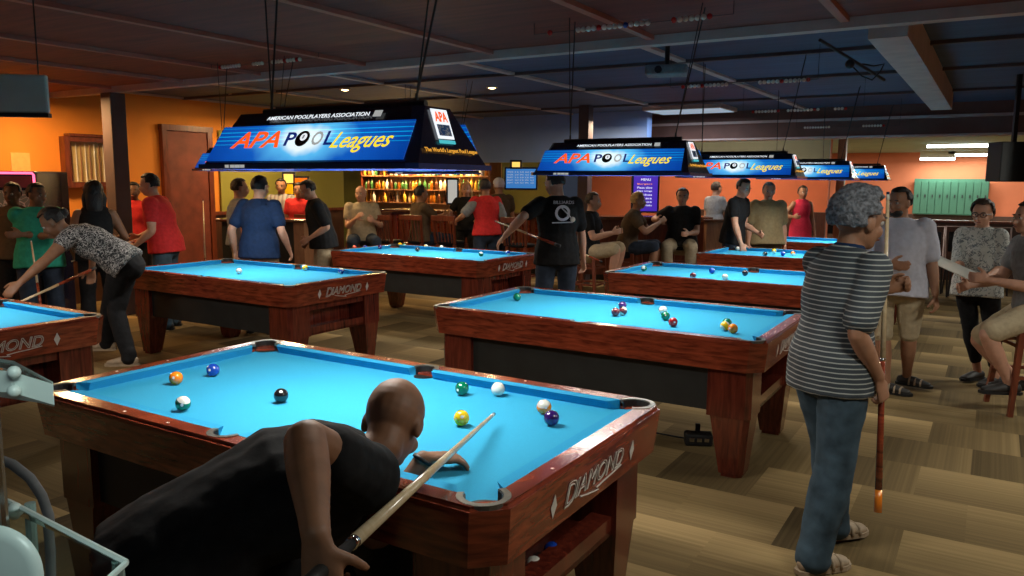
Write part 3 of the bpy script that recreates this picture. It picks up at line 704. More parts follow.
# display cabinet with cues
t = thing('cue_display_cabinet', 'reddish wooden glass cabinet of cues on the orange wall', 'cabinet', (-10.1, 5.93, 1.50))
bm = plate(B(), [(-.36, 0), (.36, 0), (.36, .64), (-.36, .64)], [(-.29, .07), (.29, .07), (.29, .58), (-.29, .58)], 0, .12); bm.transform(Matrix(((0, 0, 1, 0), (1, 0, 0, 0), (0, 1, 0, 0), (0, 0, 0, 1))))
obj('frame', bm, MAT['redwood'], t)
obj('crown', box(B(), 0, .14, -.3, .3, .64, .68, .01), 'redwood', t)
obj('back_board', box(B(), 0, .02, -.3, .3, .06, .6), M_noise('cream_board', (.55, .42, .2), .1, 5, .6, 0), t)
for k in range(9): obj('display_cue', tube(B(), (.05, -.24+k*.06, .08), (.05, -.24+k*.06, .56), .010, .006), 'ball_white' if k % 2 else 'brownwood', t)
# arcade machine
p = at(14, 230, 8.2)
t = thing('arcade_machine', 'arcade game cabinet edged in pink neon at the left edge', 'arcade game', (p.x, p.y, 0), .5487)
zt = cf(14, 171, 8.2).z
obj('cabinet', box(B(), -.40, .27, 0, .6, 0, zt, .02), 'lamp_shell', t)
obj('neon_edge', path(B(), [(-.38, -.012, zt-.02), (.24, -.012, zt-.02), (.255, -.012, zt-.04), (.255, -.012, .9)], .012), 'neon', t)
obj('marquee', box(B(), -.37, .22, -.01, .01, zt-.17, zt-.05), M_noise('marquee_maroon', (.2, .02, .05), .3, 8, .4, 0), t)
obj('game_screen', box(B(), -.35, .20, -.006, .01, zt-.55, zt-.20), M_print('race_print', (.25, .3, .32), (.75, .72, .8), 9, .5), t)
# chairs & lockers at the far right
t = thing('locker_row', 'row of mint green lockers on the far orange wall', 'lockers', (-1.03, 23.7, 0))
Q0 = atv(912, 214, 23.7); Q1 = atv(990, 179, 23.7)
w = (Q1.x-Q0.x); t.location = (Q0.x, 23.7, Q0.z); h = Q1.z-Q0.z
MAT['mint'] = M_noise('mint_paint', (.045, .135, .085), .06, 3, .5, .02)
obj('body', box(B(), 0, w, 0, .2, 0, h), 'mint', t)
for k in range(10):
    d = obj('locker_door', box(B(), w*k/10+.01, w*(k+1)/10-.01, -.02, 0, .02, h*.93, .004), 'mint', t)
    obj('handle', box(B(), w*k/10+.09, w*k/10+.12, -.035, -.02, h*.48, h*.56), 'wire', d)
def dining_chair(label, u, v, rz):
    t = thing('chair', label, 'chair', (u, v, 0), rz, 'dark chairs along the back')
    obj('seat', box(B(), -.21, .21, -.2, .2, .44, .48, .01), 'fab_black', t)
    for sx in (-1, 1):
        for sy in (-1, 1): obj('leg', tube(B(), (sx*.2, sy*.19, 0), (sx*.18, sy*.17, .45), .014, n=6), 'wire', t)
    bm = B(); path(bm, [(-.19, -.19, .45), (-.2, -.25, 1.0), (.2, -.25, 1.0), (.19, -.19, .45)], .013, 6); obj('back_frame', bm, 'beam_gray', t)
    obj('backrest', box(B(), -.16, .16, -.25, -.23, .62, .92, .01), 'fab_black', t)
for px, Y, lab in [(936, 11.5, 'dark metal-framed chair behind the white T-shirt man'), (968, 11.5, 'dark chair between white T-shirt man and woman with paper'), (838, 15.5, 'dark chair far back right of the red-topped woman'), (862, 15.8, 'dark chair far back beside the red-topped woman'), (1004, 11.3, 'dark chair behind the woman holding paper')]:
    p = at(px, 200, Y); dining_chair(lab, p.x, p.y, 3.4)
p = at(965, 245, 13.2)
t = thing('booth_partition', 'long dark wooden partition behind the right-hand group', 'partition', (p.x, p.y, 0), 0)
obj('panel', box(B(), -1.3, 2.6, -.05, .05, 0, .98, .01), 'wainscot', t); obj('cap', box(B(), -1.35, 2.65, -.08, .08, .98, 1.02, .005), 'redwood', t)
# fluorescent tubes, ceiling panel, downlights
for k, (a, b, lab) in enumerate([((927, 146), (988, 146), 'nearest white fluorescent tube under the back ceiling'), ((948, 155), (994, 155), 'middle white fluorescent tube under the back ceiling'), ((920, 159), (955, 159), 'farthest, shortest white fluorescent tube in the back')]):
    A = atz(*a, 2.40); Bp = atz(*b, 2.40); v = (A.y+Bp.y)/2
    v = min(v, 23.4); A = atv(*a, v); Bp = atv(*b, v); z = (A.z+Bp.z)/2
    t = thing('fluorescent_light', lab, 'ceiling light', (A.x, v, z), group='white tube lights')
    obj('tube', tube(B(), (0, 0, 0), (Bp.x-A.x, 0, 0), .03, n=10), 'tube', t)
    obj('housing', box(B(), 0, Bp.x-A.x, -.08, .08, .03, max(.06, 2.47-z)), 'ball_white', t)
    area('tube_light', ((A.x+Bp.x)/2, v, z-.06), Bp.x-A.x, .1, 30, (.85, 1, .9))
a = atz(690, 110, 2.74)
t = thing('ceiling_light_panel', 'large pale rectangular light panel on the dark ceiling', 'ceiling light', (a.x, a.y, 2.74))
obj('frame', box(B(), -.62, .62, -.42, .42, -.02, .04), 'beam_gray', t)
obj('diffuser', box(B(), -.58, .58, -.38, .38, -.028, -.02), M_emit('panel_glow', (.42, .55, .68), .6), t)
area('panel_light', (a.x, a.y, 2.68), 1.1, .7, 22, (.75, .85, 1))
for i, (px, py, z, lab) in enumerate([(234, 95, 2.78, 'warm downlight left above the closest lamp'), (345, 90, 2.78, 'warm downlight in the middle above the closest lamp'), (181, 121, 2.78, 'small downlight near the orange wall'), (258, 116, 2.78, 'downlight seen just over the closest sign'),
                                      (492, 88, 2.78, 'downlight between the first two lamps'), (768, 139, 2.46, 'orange-glowing downlight past the brown header beam')]):
    p = atz(px, py, z-.01)
    t = thing('ceiling_downlight', lab, 'ceiling light', (p.x, p.y, z), group='round ceiling downlights')
    obj('trim_ring', lathe(B(), [(.05, -.012), (.075, -.008), (.075, 0), (.05, 0)], n=16), 'beam_gray', t)
    obj('bulb', lathe(B(), [(.01, -.022), (.045, -.014), (.045, -.012)], n=16), 'bulb', t)
    if i != 5: area('downlight_glow', (p.x, p.y, z-.05), .1, .1, 10, (1, .72, .4))
a = at(667, 66, 6.6)
t = thing('ceiling_projector', 'gray-blue projector box hung under the ceiling beyond the beam', 'projector', (a.x, a.y, a.z), .3)
obj('body', box(B(), -.17, .17, -.12, .12, -.08, .0, .02), 'fab_gray', t); obj('mount', tube(B(), (0, 0, 0), (0, 0, 2.78-a.z), .02), 'wire', t); obj('lens', tube(B(), (-.06, -.12, -.045), (-.06, -.15, -.045), .03), 'black', t)
a = at(850, 64, 5.9)
t = thing('ceiling_cable_bracket', 'black bracket with looped cable under the ceiling at upper right', 'bracket', (a.x, a.y, a.z))
p0 = at(820, 40, 5.7)-a; p1 = at(884, 80, 6.3)-a
obj('bar', tube(B(), p0, p1, .012), 'wire', t); obj('hub', ball(B(), (0, 0, 0), .035, 10), 'wire', t, True)
q = [at(x, y, 6.1)-a for x, y in [(850, 64), (862, 76), (872, 80), (880, 72), (884, 64), (874, 66), (862, 64)]]
obj('cable', path(B(), q, .006, 6), 'wire', t)
a = at(1012, 161, 8.5)
t = thing('hanging_speaker', 'black box speaker hung high at the right edge', 'speaker', (a.x, a.y, a.z), .5)
obj('body', box(B(), -.17, .3, -.1, .18, -.22, .2, .01), 'black', t); obj('bracket', box(B(), -.02, .02, -.02, .02, .2, 2.78-a.z), 'wire', t)
# pale hanging sign upper left
a = at(20, 95, 3.4)
t = thing('hanging_sign', 'blank pale hanging sign board at the upper left edge', 'sign', (a.x, a.y, a.z), .5487+.1)
obj('board', box(B(), -.2, .115, -.012, .012, -.075, .085, .008), M_noise('board_gray', (.55, .60, .52), .1, 5, .6, 0), t)
obj('bottom_bar', box(B(), -.2, .115, -.016, .016, -.092, -.075), 'wire', t)
for x in (-.15, .08): obj('cord', tube(B(), (x, 0, .08), (x, 0, 2.70-a.z), .003, n=6), 'wire', t)
# box on the floor by the second table's leg
a = atz(698, 444, 0)
t = thing('power_strip_box', 'small black box with clear buttons on carpet by second table leg', 'switch box', (a.x, a.y, 0), .45)
obj('body', box(B(), -.085, .085, -.05, .05, 0, .075, .012), 'black', t)
for k in range(3): obj('button', box(B(), -.06+.045*k, -.03+.045*k, -.056, -.05, .03, .055, .002), 'chrome', t)
obj('plug', box(B(), -.01, .02, .06, .09, 0, .11, .005), 'black', t)
obj('cord', path(B(), [(0, .06, .01), (-.1, .10, .006), (-.3, .2, .006), (-.5, .32, .006)], .005, 6), 'wire', t)
# glass display stand in the lower left foreground
MAT['edge_glass'] = M_noise('edge_glass', (.30, .42, .40), .05, 5, .15, 0, coat=.5)
def F(px, py, Y): return at(px, py, Y)
MAT['frosted'] = M_noise('frosted_glass_edge', (.62, .72, .69), .06, 8, .3, 0)
t = thing('glass_shelf_stand', 'glass shelf with a thick pale front edge at the lower left, closest to the camera', 'display shelf', F(0, 400, 1.0))
base = Vector(t.location)
def slab(name, pix, th, mat, par):
    bm = B(); top = [F(x, y, yy)-base for x, y, yy in pix]
    frustum(bm, [p-Vector((0, 0, th)) for p in top], top); return obj(name, bm, mat, par)
slab('glass_shelf', [(-60, 350, 1.12), (14, 363, 1.02), (52, 383, .92), (-60, 368, .88)], .006, 'glass', t)
slab('shelf_edge', [(-60, 367, .90), (10, 371, .90), (53, 384, .915), (52.5, 386, .925), (10, 374, .912), (-60, 370, .912)], .026, 'frosted', t)
slab('back_edge', [(-60, 348, 1.12), (14, 361, 1.02), (53, 382, .92), (52, 384, .92), (13, 364, 1.02), (-60, 351, 1.12)], .010, 'frosted', t)
for Yc, y in ((.895, 372), (.895, 391)):
    c = F(14, y, Yc)-base; obj('clip', ball(B(), c, .0075, 12), 'frosted', t, True)
c = F(-10, 380, .93); obj('post', tube(B(), c-base, Vector((c.x, c.y, 0))-base, .008), 'chrome', t)
t2 = thing('glass_case', 'lower glass case with pale edges in the lower left corner', 'display case', F(0, 520, 1.0)); base = Vector(t2.location)
slab('glass_top', [(-60, 480, 1.05), (8, 500, 1.0), (126, 562, .88), (40, 640, .75), (-60, 640, .75)], .005, 'glass', t2)
obj('front_edge', path(B(), [F(-60, 487, 1.03)-base, F(8, 502, 1.0)-base, F(126, 563, .88)-base], .0045, 6), 'frosted', t2)
obj('side_edge', path(B(), [F(126, 563, .88)-base, F(40, 640, .75)-base], .004, 6), 'frosted', t2)
for px, py, Yc in ((30, 503, 1.0), (-40, 490, 1.03), (118, 562, .885)):
    c = F(px, py, Yc); obj('post', tube(B(), c-base, Vector((c.x, c.y, 0))-base, .007), 'edge_glass', t2)
c = F(15, 512, .985)-base; obj('clip', ball(B(), c, .010, 12, (1, 1, 1.3)), 'frosted', t2, True)
t3 = thing('curved_handle_rack', 'gray curved tube rack rising behind the glass case', 'rack', F(20, 520, 1.2)); base = Vector(t3.location)
e = F(53, 600, 1.2)
obj('hoop', path(B(), [F(x, y, 1.2)-base for x, y in [(-40, 454), (-10, 456), (12, 464), (30, 478), (42, 496), (49, 516), (52, 545), (53, 600)]]+[Vector((e.x, e.y, 0))-base], .008, 8), 'fab_gray', t3, True)
t4 = thing('round_tray', 'pale round plate leaning in the glass case at the lower left corner', 'plate', F(-8, 580, .84))
o = obj('disc', lathe(B(), [(.045, -.004), (.06, -.002), (.062, .002), (.045, .004)], n=40), 'frosted', t4, True); o.rotation_euler = (1.35, 0, .5)
area('glass_case_fill', F(40, 250, .7), .15, .15, .9, (.8, 1, .95))  # added fill to brighten the glass edges, no lamp hangs here

# ------------------------------------------------------------------ cues
MAT['cue_wood'] = M_wood('cue_maple', (.60, .45, .26), (.72, .58, .38), rough=.25, coat=.5)
def cue(tip, butt, label, butt_mat='mahogany', group='pool cues in hand', wrap=None, js=.52):
    tip, butt = Vector(tip), Vector(butt); d = butt-tip; Ln = d.length
    t = thing('pool_cue', label, 'pool cue', tip, group=group)
    def seg(name, a, b, r0, r1, m): obj(name, tube(B(), d*a, d*b, r0, r1, 12), m, t, True)
    seg('tip', 0, .008, .0062, .0065, 'tv_blue' if False else 'fab_navy'); seg('ferrule', .008, .025, .0065, .0066, 'ball_white')
    seg('shaft', .025, js, .0066, .0066+.009*js, 'cue_wood'); seg('joint', js, js+.01, .0066+.009*js, .0066+.009*js, 'chrome'); seg('butt', js+.01, .93, .011, .0145, butt_mat); seg('butt_cap', .93, 1, .0145, .0155, wrap or 'black')
    return t

# ------------------------------------------------------------------ people
def lf_(bm, pts, rad, side=(1, 0, 0), n=14, round_ends=True):
    pts = [Vector(p) for p in pts]; rad = [r if isinstance(r, tuple) else (r, r) for r in rad]
    if round_ends:
        d0 = (pts[0]-pts[1]).normalized(); d1 = (pts[-1]-pts[-2]).normalized()
        ra, rb = rad[0], rad[-1]; ea, eb = min(ra)*.7, min(rb)*.7
        pts = [pts[0]+d0*ea, pts[0]+d0*ea*.6]+pts+[pts[-1]+d1*eb*.6, pts[-1]+d1*eb]
        rad = [(ra[0]*.4, ra[1]*.4), (ra[0]*.8, ra[1]*.8)]+rad+[(rb[0]*.8, rb[1]*.8), (rb[0]*.4, rb[1]*.4)]
    side = Vector(side); rings = []
    for k, p in enumerate(pts):
        d = (pts[min(k+1, len(pts)-1)]-pts[max(k-1, 0)]).normalized()
        a = side-d*side.dot(d)
        if a.length < 1e-3: a = d.orthogonal()
        a.normalize(); side = a; c = d.cross(a)
        rings.append([bm.verts.new(p+a*math.cos(2*PI*i/n)*rad[k][0]+c*math.sin(2*PI*i/n)*rad[k][1]) for i in range(n)])
    for q, w in zip(rings, rings[1:]):
        for i in range(n): bm.faces.new([q[i], q[(i+1) % n], w[(i+1) % n], w[i]])
    bm.faces.new(rings[0][::-1]); bm.faces.new(rings[-1]); return bm
def limb(bm, a, b, r0, r1, bulge=0, side=(1, 0, 0), flat=1.):
    a, b = Vector(a), Vector(b); P = []; Rr_ = []
    for k in range(6):
        t = k/5; P.append(a.lerp(b, t)); r = r0+(r1-r0)*t+bulge*math.sin(PI*min(1, t*1.4)); Rr_.append((r, r*flat))
    lf_(bm, P, Rr_, side)
def ik(a, c, l1, l2, hint):
    a, c, hint = Vector(a), Vector(c), Vector(hint)
    d = c-a; D = min(d.length, (l1+l2)*.998); dn = d.normalized()
    x = (l1*l1-l2*l2+D*D)/(2*D); y = math.sqrt(max(0, l1*l1-x*x))
    h = hint-dn*hint.dot(dn)
    if h.length < 1e-4: h = dn.orthogonal()
    return a+dn*x+h.normalized()*y, a+dn*D
def soft(o, vox, it=4, wr=0, seed=0):
    m = o.modifiers.new('remesh', 'REMESH'); m.mode = 'VOXEL'; m.voxel_size = vox; m.use_smooth_shade = True
    m = o.modifiers.new('smooth', 'SMOOTH'); m.factor = .5; m.iterations = it
    if wr:
        tx = bpy.data.textures.new('wrinkle', 'CLOUDS'); tx.noise_scale = .11; tx.noise_depth = 2
        d = o.modifiers.new('wrinkle', 'DISPLACE'); d.texture = tx; d.strength = wr; d.mid_level = .36; d.texture_coords = 'LOCAL'
    return o
def hand(bm, wrist, d, nrm, s=1., curl=.35, thumb_side=1, fr=.0085, spread=.2):
    # d: direction of fingers, nrm: direction out of the back of the hand
    d = Vector(d).normalized(); nrm = Vector(nrm); nrm = (nrm-d*nrm.dot(d)).normalized(); sd = d.cross(nrm)*thumb_side   # towards the thumb
    w = Vector(wrist)
    lf_(bm, [w-d*.02*s, w+d*.02*s, w+d*.06*s, w+d*.088*s], [(.024*s, .020*s), (.033*s, .017*s), (.040*s, .016*s), (.038*s, .013*s)], sd)
    for k, (off, ln) in enumerate([(.030, .072), (.010, .080), (-.011, .074), (-.030, .058)]):
        p = w+d*.083*s+sd*off*s; dr = (d+sd*off*spread*20*.35).normalized(); pts = [p-dr*.015*s]; rr = [fr*1.1]; ang = 0
        pts.append(p); rr.append(fr*1.08)
        for j, f in enumerate((.45, .32, .23)):
            ang += curl*(1.0 if j else .8)*(1+.08*k)
            q = dr*math.cos(ang)-nrm*math.sin(ang); p = p+q*ln*f*s; pts.append(p); rr.append(fr*(1-.08*(j+1)))
        lf_(bm, pts, rr, sd, 8)
    p = w+d*.025*s+sd*.025*s; q = (d*.55+sd*.75-nrm*.35).normalized(); pts = [p, p+q*.038*s]; q2 = (q+d*.5-nrm*curl*.9-sd*.25*curl).normalized()
    pts += [pts[-1]+q2*.03*s, pts[-1]+(q2+d*.2-nrm*curl*.4).normalized()*.054*s]
    lf_(bm, pts, [fr*1.5, fr*1.25, fr*1.15, fr*.95], nrm, 8)
def figure(label, px, Y, H=1.75, th=0, lean=(0, 0), side=0, twist=0, pel=None, pz=.95, lh=None, rh=None, lk=None, rk=None, le=None, re_=None, lf=None, rf=None, fdir=None,
           head=(None, 0, 0), g=1., belly=0., skin='skin', top='fab_black', sleeve=.55, hem=-.06, bottom='denim', leglen=1., shoes='shoe_dark', hair='hair_brown', hstyle='short',
           vox=.012, fr=.011, lcurl=.5, rcurl=.5, ldir=None, rdir=None, lnrm=None, rnrm=None, face=True, glasses=False, gown=None, trans=None, sex='m', watch=False, bald_r=1., hs=1., legr=1., wr=.012, beard=None, sleeve_mat=None, collar=None, sandal=False, tilt=0.):
    s = H/1.75
    root0 = cf(px, 183, Y); X0, Y0 = root0.x, Y
    rt = thing('person', label, 'person', wv(X0, Y0, 0), -YAW)
    def A(px_, py_, Y_): q = cf(px_, py_, Y_); return Vector((q.x-X0, q.y-Y0, q.z))       # photo point -> figure frame
    T_ = math.radians(th); Fv = Vector((math.sin(T_), math.cos(T_), 0)); Rv = Vector((math.cos(T_), -math.sin(T_), 0)); U = Vector((0, 0, 1))
    def body(v): v = Vector(v); return Rv*v.x*s+Fv*v.y*s+U*v.z*s                             # body frame -> figure frame
    def res(v, dflt):
        if v is None: return body(dflt)
        if isinstance(v, tuple) and v[0] == 'P': return A(*v[1:])
        return body(v)
    P = res(pel, (0, 0, pz)) if pel else U*pz*s
    l1, l2 = math.radians(lean[0]), math.radians(lean[1]); sd = math.radians(side)
    def spd(l): return (U*math.cos(l)*math.cos(sd)+Fv*math.sin(l)+Rv*math.sin(sd)).normalized()
    D1, D2 = spd(l1), spd(l2); Dm = (D1+D2).normalized()
    tw = math.radians(twist); Rs = (Rv*math.cos(tw)-Fv*math.sin(tw)); Rs = (Rs-D2*Rs.dot(D2)).normalized()
    if tilt: Rs = (Rs+D2*math.tan(math.radians(tilt))).normalized()
    waist = P+D1*.13*s; chest = waist+Dm*.17*s; shl = chest+D2*.165*s; neck = shl+D2*.062*s
    Fc = (U.cross(Rs) if abs(D2.z) > .5 else D2.cross(Rs)); Fc = D2.cross(Rs)*-1
    if Fc.dot(Fv) < 0 and lean[1] < 80: Fc = -Fc
    Fp = -(D1.cross(Rv)); 
    if Fp.dot(Fv) < 0 and lean[0] < 80: Fp = -Fp
    fem = sex == 'f'
    wr_ = lambda a, b: (a*g*s, b*g*s)
    shw = (.155 if not fem else .132)*s*(1+(g-1)*.5)
    tor = [(P-D1*.07*s, wr_(.13, .10)), (P-D1*.0*s, wr_(.175 if not fem else .185, .125)), (waist-D1*.03*s+Fp*belly*.3, wr_(.155 if not fem else .15, .11+belly*.4)), (waist+D1*.05*s+Fp*belly*.4, wr_(.15 if not fem else .135, .108+belly*.4)), (chest+Fc*belly*.15, wr_(.172 if not fem else .15, .122+belly*.15)),
           (shl-D2*.045*s, wr_(.170 if not fem else .145, .105)), (shl+D2*.002*s, (shw*.86, .076*s*g)), (shl+D2*.036*s, (.100*s, .064*s)), (neck+D2*.0*s, (.060*s, .060*s))]
    S = {-1: shl-Rs*(shw+.015*s)-D2*.026*s, 1: shl+Rs*(shw+.015*s)-D2*.026*s}
    hy, hp, hr = head; hy = math.radians(th if hy is None else hy); hp = math.radians(hp)
    Hf = Vector((math.sin(hy), math.cos(hy), 0)); Hr = Vector((math.cos(hy), -math.sin(hy), 0)); Hu = U*math.cos(hp)+Hf*math.sin(hp); Hf = Hf*math.cos(hp)-U*math.sin(hp)
    nb = (D2*.5+Hu*.5).normalized()
    HC = neck+nb*.035*s+Hu*.085*s+Hf*.022*s
    HM = Matrix((Hr, Hf, Hu)).transposed()
    def hp_(x, y, z): return HC+HM @ (Vector((x, y, z))*s*hs)
    # limbs
    hands = {-1: res(lh, (-.27, .04, .80)), 1: res(rh, (.27, .04, .80))}
    el = {}; wrp = {}
    for k, hv, e in ((-1, hands[-1], le), (1, hands[1], re_)):
        hint = Rv*k*.35-Fv*.8-U*.1 if e is None else (res(e, None)-S[k] if (isinstance(e, tuple) and e[0] == 'P') else body(e))
        el[k], wrp[k] = ik(S[k], hv, .29*s, .255*s, hint)
    ank = {-1: res(lf, (-.12, 0, .075)), 1: res(rf, (.12, 0, .075))}
    kn = {}
    hipj = {k: P+Rv*k*.095*s*g-U*.03*s for k in (-1, 1)}
    for k, h_ in ((-1, lk), (1, rk)):
        hint = Fv+Rv*k*.15 if h_ is None else body(h_)
        kn[k], ank[k] = ik(hipj[k], ank[k], .43*s, .42*s, hint)
    # body mesh: one continuous skin
    bm = B()
    lf_(bm, [p for p, r in tor], [r for p, r in tor], Rv)
    lf_(bm, [neck-D2*.02*s, neck+nb*.04*s, HC-Hu*.03*s-Hf*.02*s], [.06*s, .055*s, .055*s], Hr)
    ball(bm, hp_(0, -.008, .025), .1*s*hs, 20, (.79, .96, .93), HM)
    ball(bm, hp_(0, .012, -.035), .085*s*hs, 18, (.76, .93, .95), HM)
    ball(bm, hp_(0, .048, -.085), .036*s*hs, 12, (1.1, .95, .7), HM)
    for k in (-1, 1):
        ball(bm, hp_(k*.078, -.005, -.012), .028*s*hs, 10, (.4, .75, 1.15), HM)
        ball(bm, hp_(k*.035, .066, -.035), .026*s*hs, 10, (1, .7, 1), HM)
        ball(bm, hp_(k*.032, .081, .016), .016*s*hs, 8, (1.5, .6, .6), HM)
    lf_(bm, [hp_(0, .083, .012), hp_(0, .095, -.015), hp_(0, .105, -.034)], [.008*s, .011*s, .016*s], Hr, 8)
    ball(bm, hp_(0, .086, -.064), .02*s*hs, 8, (1.2, .6, .45), HM)
    for k in (-1, 1):
        limb(bm, S[k], el[k], .058*s*g, .040*s*g**.5, .004*s, Fv); limb(bm, el[k], wrp[k], .041*s*g**.5, .027*s, .006*s, Fv)
        hd = (ldir if k == -1 else rdir); hn = (lnrm if k == -1 else rnrm); cu = lcurl if k == -1 else rcurl
        fd = (wrp[k]-el[k]).normalized() if hd is None else (body(hd).normalized() if hd[0] != 'P' else (A(*hd[1:])-wrp[k]).normalized())
        nn = (Rv*k+Fv*.3 if hn is None else body(hn))
        hx = fd.cross(nn-fd*nn.dot(fd)).normalized()
        ts = 1 if hx.dot(Fv*1.0+U*.4) > 0 else -1
        hand(bm, wrp[k]+fd*.01, fd, nn, s, cu, ts, fr)
        limb(bm, hipj[k], kn[k], .082*s*g*legr, .055*s*g**.4, .004*s, Rv); limb(bm, kn[k], ank[k], .054*s*g**.4, .036*s, .012*s, Rv)
        fdv = Vector((Fv.x, Fv.y, 0)) if fdir is None else Vector((math.sin(math.radians(fdir)), math.cos(math.radians(fdir)), 0))
        lf_(bm, [ank[k]-fdv*.02*s-U*.03*s, ank[k]+fdv*.06*s-U*.035*s, ank[k]+fdv*.14*s-U*.05*s], [(.034*s, .03*s), (.040*s, .028*s), (.04*s, .016*s)], Rv)
    soft(obj('body', bm, skin, rt), vox, 2 if vox < .008 else 1)
    # shirt
    if top:
        bm = B(); e_ = .019*s
        i0 = 0; pts = []; rad = []
        hemp = P+D1*hem*s
        pts.append(hemp+Fp*belly*.25); rad.append((.192*g*s+e_*1.3, .138*g*s+e_*1.3+belly*.3))
        pts.append(P+D1*.03*s); rad.append((.186*g*s+e_, .134*g*s+e_+belly*.3))
        for p, r in tor[3:8]: pts.append(p); rad.append((r[0]+e_, r[1]+e_))
        pts.append(shl+D2*.060*s); rad.append((.075*s, .066*s))
        lf_(bm, pts, rad, Rv, 18, False)
        if sleeve > 0:
            for k in (-1, 1):
                ball(bm, S[k]-Rs*k*.004*s, (.078*s*g**.7), 14)
                e = S[k].lerp(el[k], min(1, sleeve)); limb(bm, S[k]-Rs*k*.002*s, e, .072*s*g**.7, .062*s*g**.7+.006, .002, Fv)
                if sleeve > 1: limb(bm, el[k], el[k].lerp(wrp[k], sleeve-1), .054*s, .042*s, 0, Fv)
        elif sleeve == 0:
            pass
        if sleeve_mat:
            sb = B()
            for k in (-1, 1): limb(sb, S[k]-Rs*k*.01*s, S[k].lerp(el[k], .8), .074*s*g**.7, .066*s*g**.7+.006, .002, Fv)
            soft(obj('raglan_sleeves', sb, sleeve_mat, rt), max(vox, .009), 3, wr)
        soft(obj('shirt', bm, top, rt), max(vox, .009), 3, wr)
    if collar:
        bm = B(); lf_(bm, [shl+D2*.045*s, neck+D2*.012*s], [(.078*s, .070*s), (.066*s, .062*s)], Rv, 16, False); soft(obj('collar', bm, collar, rt), .009, 2)
    # trousers
    if bottom:
        bm = B()
        lf_(bm, [P-D1*.09*s, P-D1*.02*s, P+D1*.07*s], [wr_(.150, .112), wr_(.180 if not fem else .190, .130), wr_(.160, .115)], Rv, 16)
        for k in (-1, 1):
            tq = 1.12*legr
            if leglen <= .5:
                e = hipj[k].lerp(kn[k], leglen*2); limb(bm, hipj[k], e, .094*s*g*legr, .086*s*g*legr, .006, Rv)
            else:
                limb(bm, hipj[k], kn[k], .094*s*g*legr, .066*s*g**.5*tq, .004, Rv)
                e = kn[k].lerp(ank[k], (leglen-.5)*2*1.0); limb(bm, kn[k], e, .066*s*g**.5*tq, (.056 if leglen > .9 else .052)*s*tq, .006, Rv)
                if leglen > .9 and tq > 1.05: lf_(bm, [ank[k]+U*.05*s, ank[k]-U*.02*s], [.056*s*tq, .062*s*tq], Rv)
        soft(obj('trousers' if leglen > .6 else 'shorts', bm, bottom, rt), max(vox, .010), 3, wr*1.2)
    # shoes
    if shoes:
        for k in (-1, 1):
            fdv = Vector((Fv.x, Fv.y, 0)) if fdir is None else Vector((math.sin(math.radians(fdir)), math.cos(math.radians(fdir)), 0))
            rv = Vector((fdv.y, -fdv.x, 0)); a = ank[k]; bm = B(); zb = a.z-.075*s
            def pt(f, h): return Vector((a.x, a.y, zb))+fdv*f*s+U*h*s
            lf_(bm, [pt(-.055, .042), pt(-.01, .045), pt(.06, .043), pt(.12, .032), pt(.175, .026)], [(.034*s, .038*s), (.038*s, .045*s), (.044*s, .040*s), (.050*s, .030*s), (.040*s, .022*s)], rv, 14)
            for v in bm.verts: v.co.z = max(v.co.z, zb+.012)
            sh = obj('shoe', bm, shoes, rt); soft(sh, .009 if vox < .013 else .014, 2)
            bm = B(); o2 = [(a+fdv*f*s+rv*w*s) for f, w in [(-.085, -.02), (-.06, -.038), (0, -.038), (.08, -.046), (.15, -.05), (.195, -.035), (.212, 0), (.19, .035), (.15, .05), (.08, .046), (0, .038), (-.06, .038), (-.085, .02)]]
            plate(bm, [(p.x, p.y) for p in o2], None, zb, zb+.02); obj('sole', bm, 'shoe_tan' if shoes == 'shoe_tan' else 'black', sh)
            if sandal:
                for f in (.03, .075, .12):
                    bm = B(); path(bm, [pt(f, .0)+rv*w*s+U*h*s for w, h in ((-.05, .015), (-.045, .05), (-.02, .082-f*.2), (.02, .082-f*.2), (.045, .05), (.05, .015))], .008, 6); obj('strap', bm, 'shoe_tan', sh, True)
    # hair
    if hair:
        bm = B(); ball(bm, (0, 0, 0), .1, 28)
        bmesh.ops.delete(bm, geom=[v for v in bm.verts if (v.co.y > .035 and v.co.z < .055-(.0 if not fem else -.0)) or v.co.z < -.055 or (v.co.y > -.01 and v.co.z < .0) or (hstyle == 'balding' and v.co.z > .055)], context='VERTS')
        puff = {'short': 1.0, 'bushy': 1.07, 'long': 1.08, 'balding': .99, 'curly': 1.12, 'bun': 1.04}[hstyle]
        for v in bm.verts:
            c_ = v.co.copy(); v.co = hp_(c_.x*.85*puff*bald_r, c_.y*1.02*puff-.008, c_.z*1.0*puff+.026)
        o = obj('hair', bm, hair, rt, True); m = o.modifiers.new('s', 'SOLIDIFY'); m.thickness = .014 if hstyle != 'bushy' else .03; m.offset = 0
        m = o.modifiers.new('r', 'REMESH'); m.mode = 'VOXEL'; m.voxel_size = .008; m.use_smooth_shade = True
        tx = bpy.data.textures.new('hair', 'CLOUDS'); tx.noise_scale = .03 if hstyle in ('bushy', 'curly') else .02
        d = o.modifiers.new('d', 'DISPLACE'); d.texture = tx; d.strength = .026 if hstyle in ('bushy', 'curly') else .012; d.texture_coords = 'LOCAL'
        if hstyle == 'long':
            bm = B()
            lf_(bm, [hp_(0, -.06, .04), hp_(0, -.085, -.05), hp_(0, -.09, -.15), hp_(0, -.08, -.25)], [(.07*s, .04*s), (.082*s, .04*s), (.08*s, .035*s), (.055*s, .025*s)], Hr)
            for k in (-1, 1): lf_(bm, [hp_(k*.07, -.02, .02), hp_(k*.088, -.02, -.06), hp_(k*.09, -.03, -.18)], [.025*s, .03*s, .022*s], Hf, 8)
            soft(obj('hair_length', bm, hair, rt), .012, 2, .02)
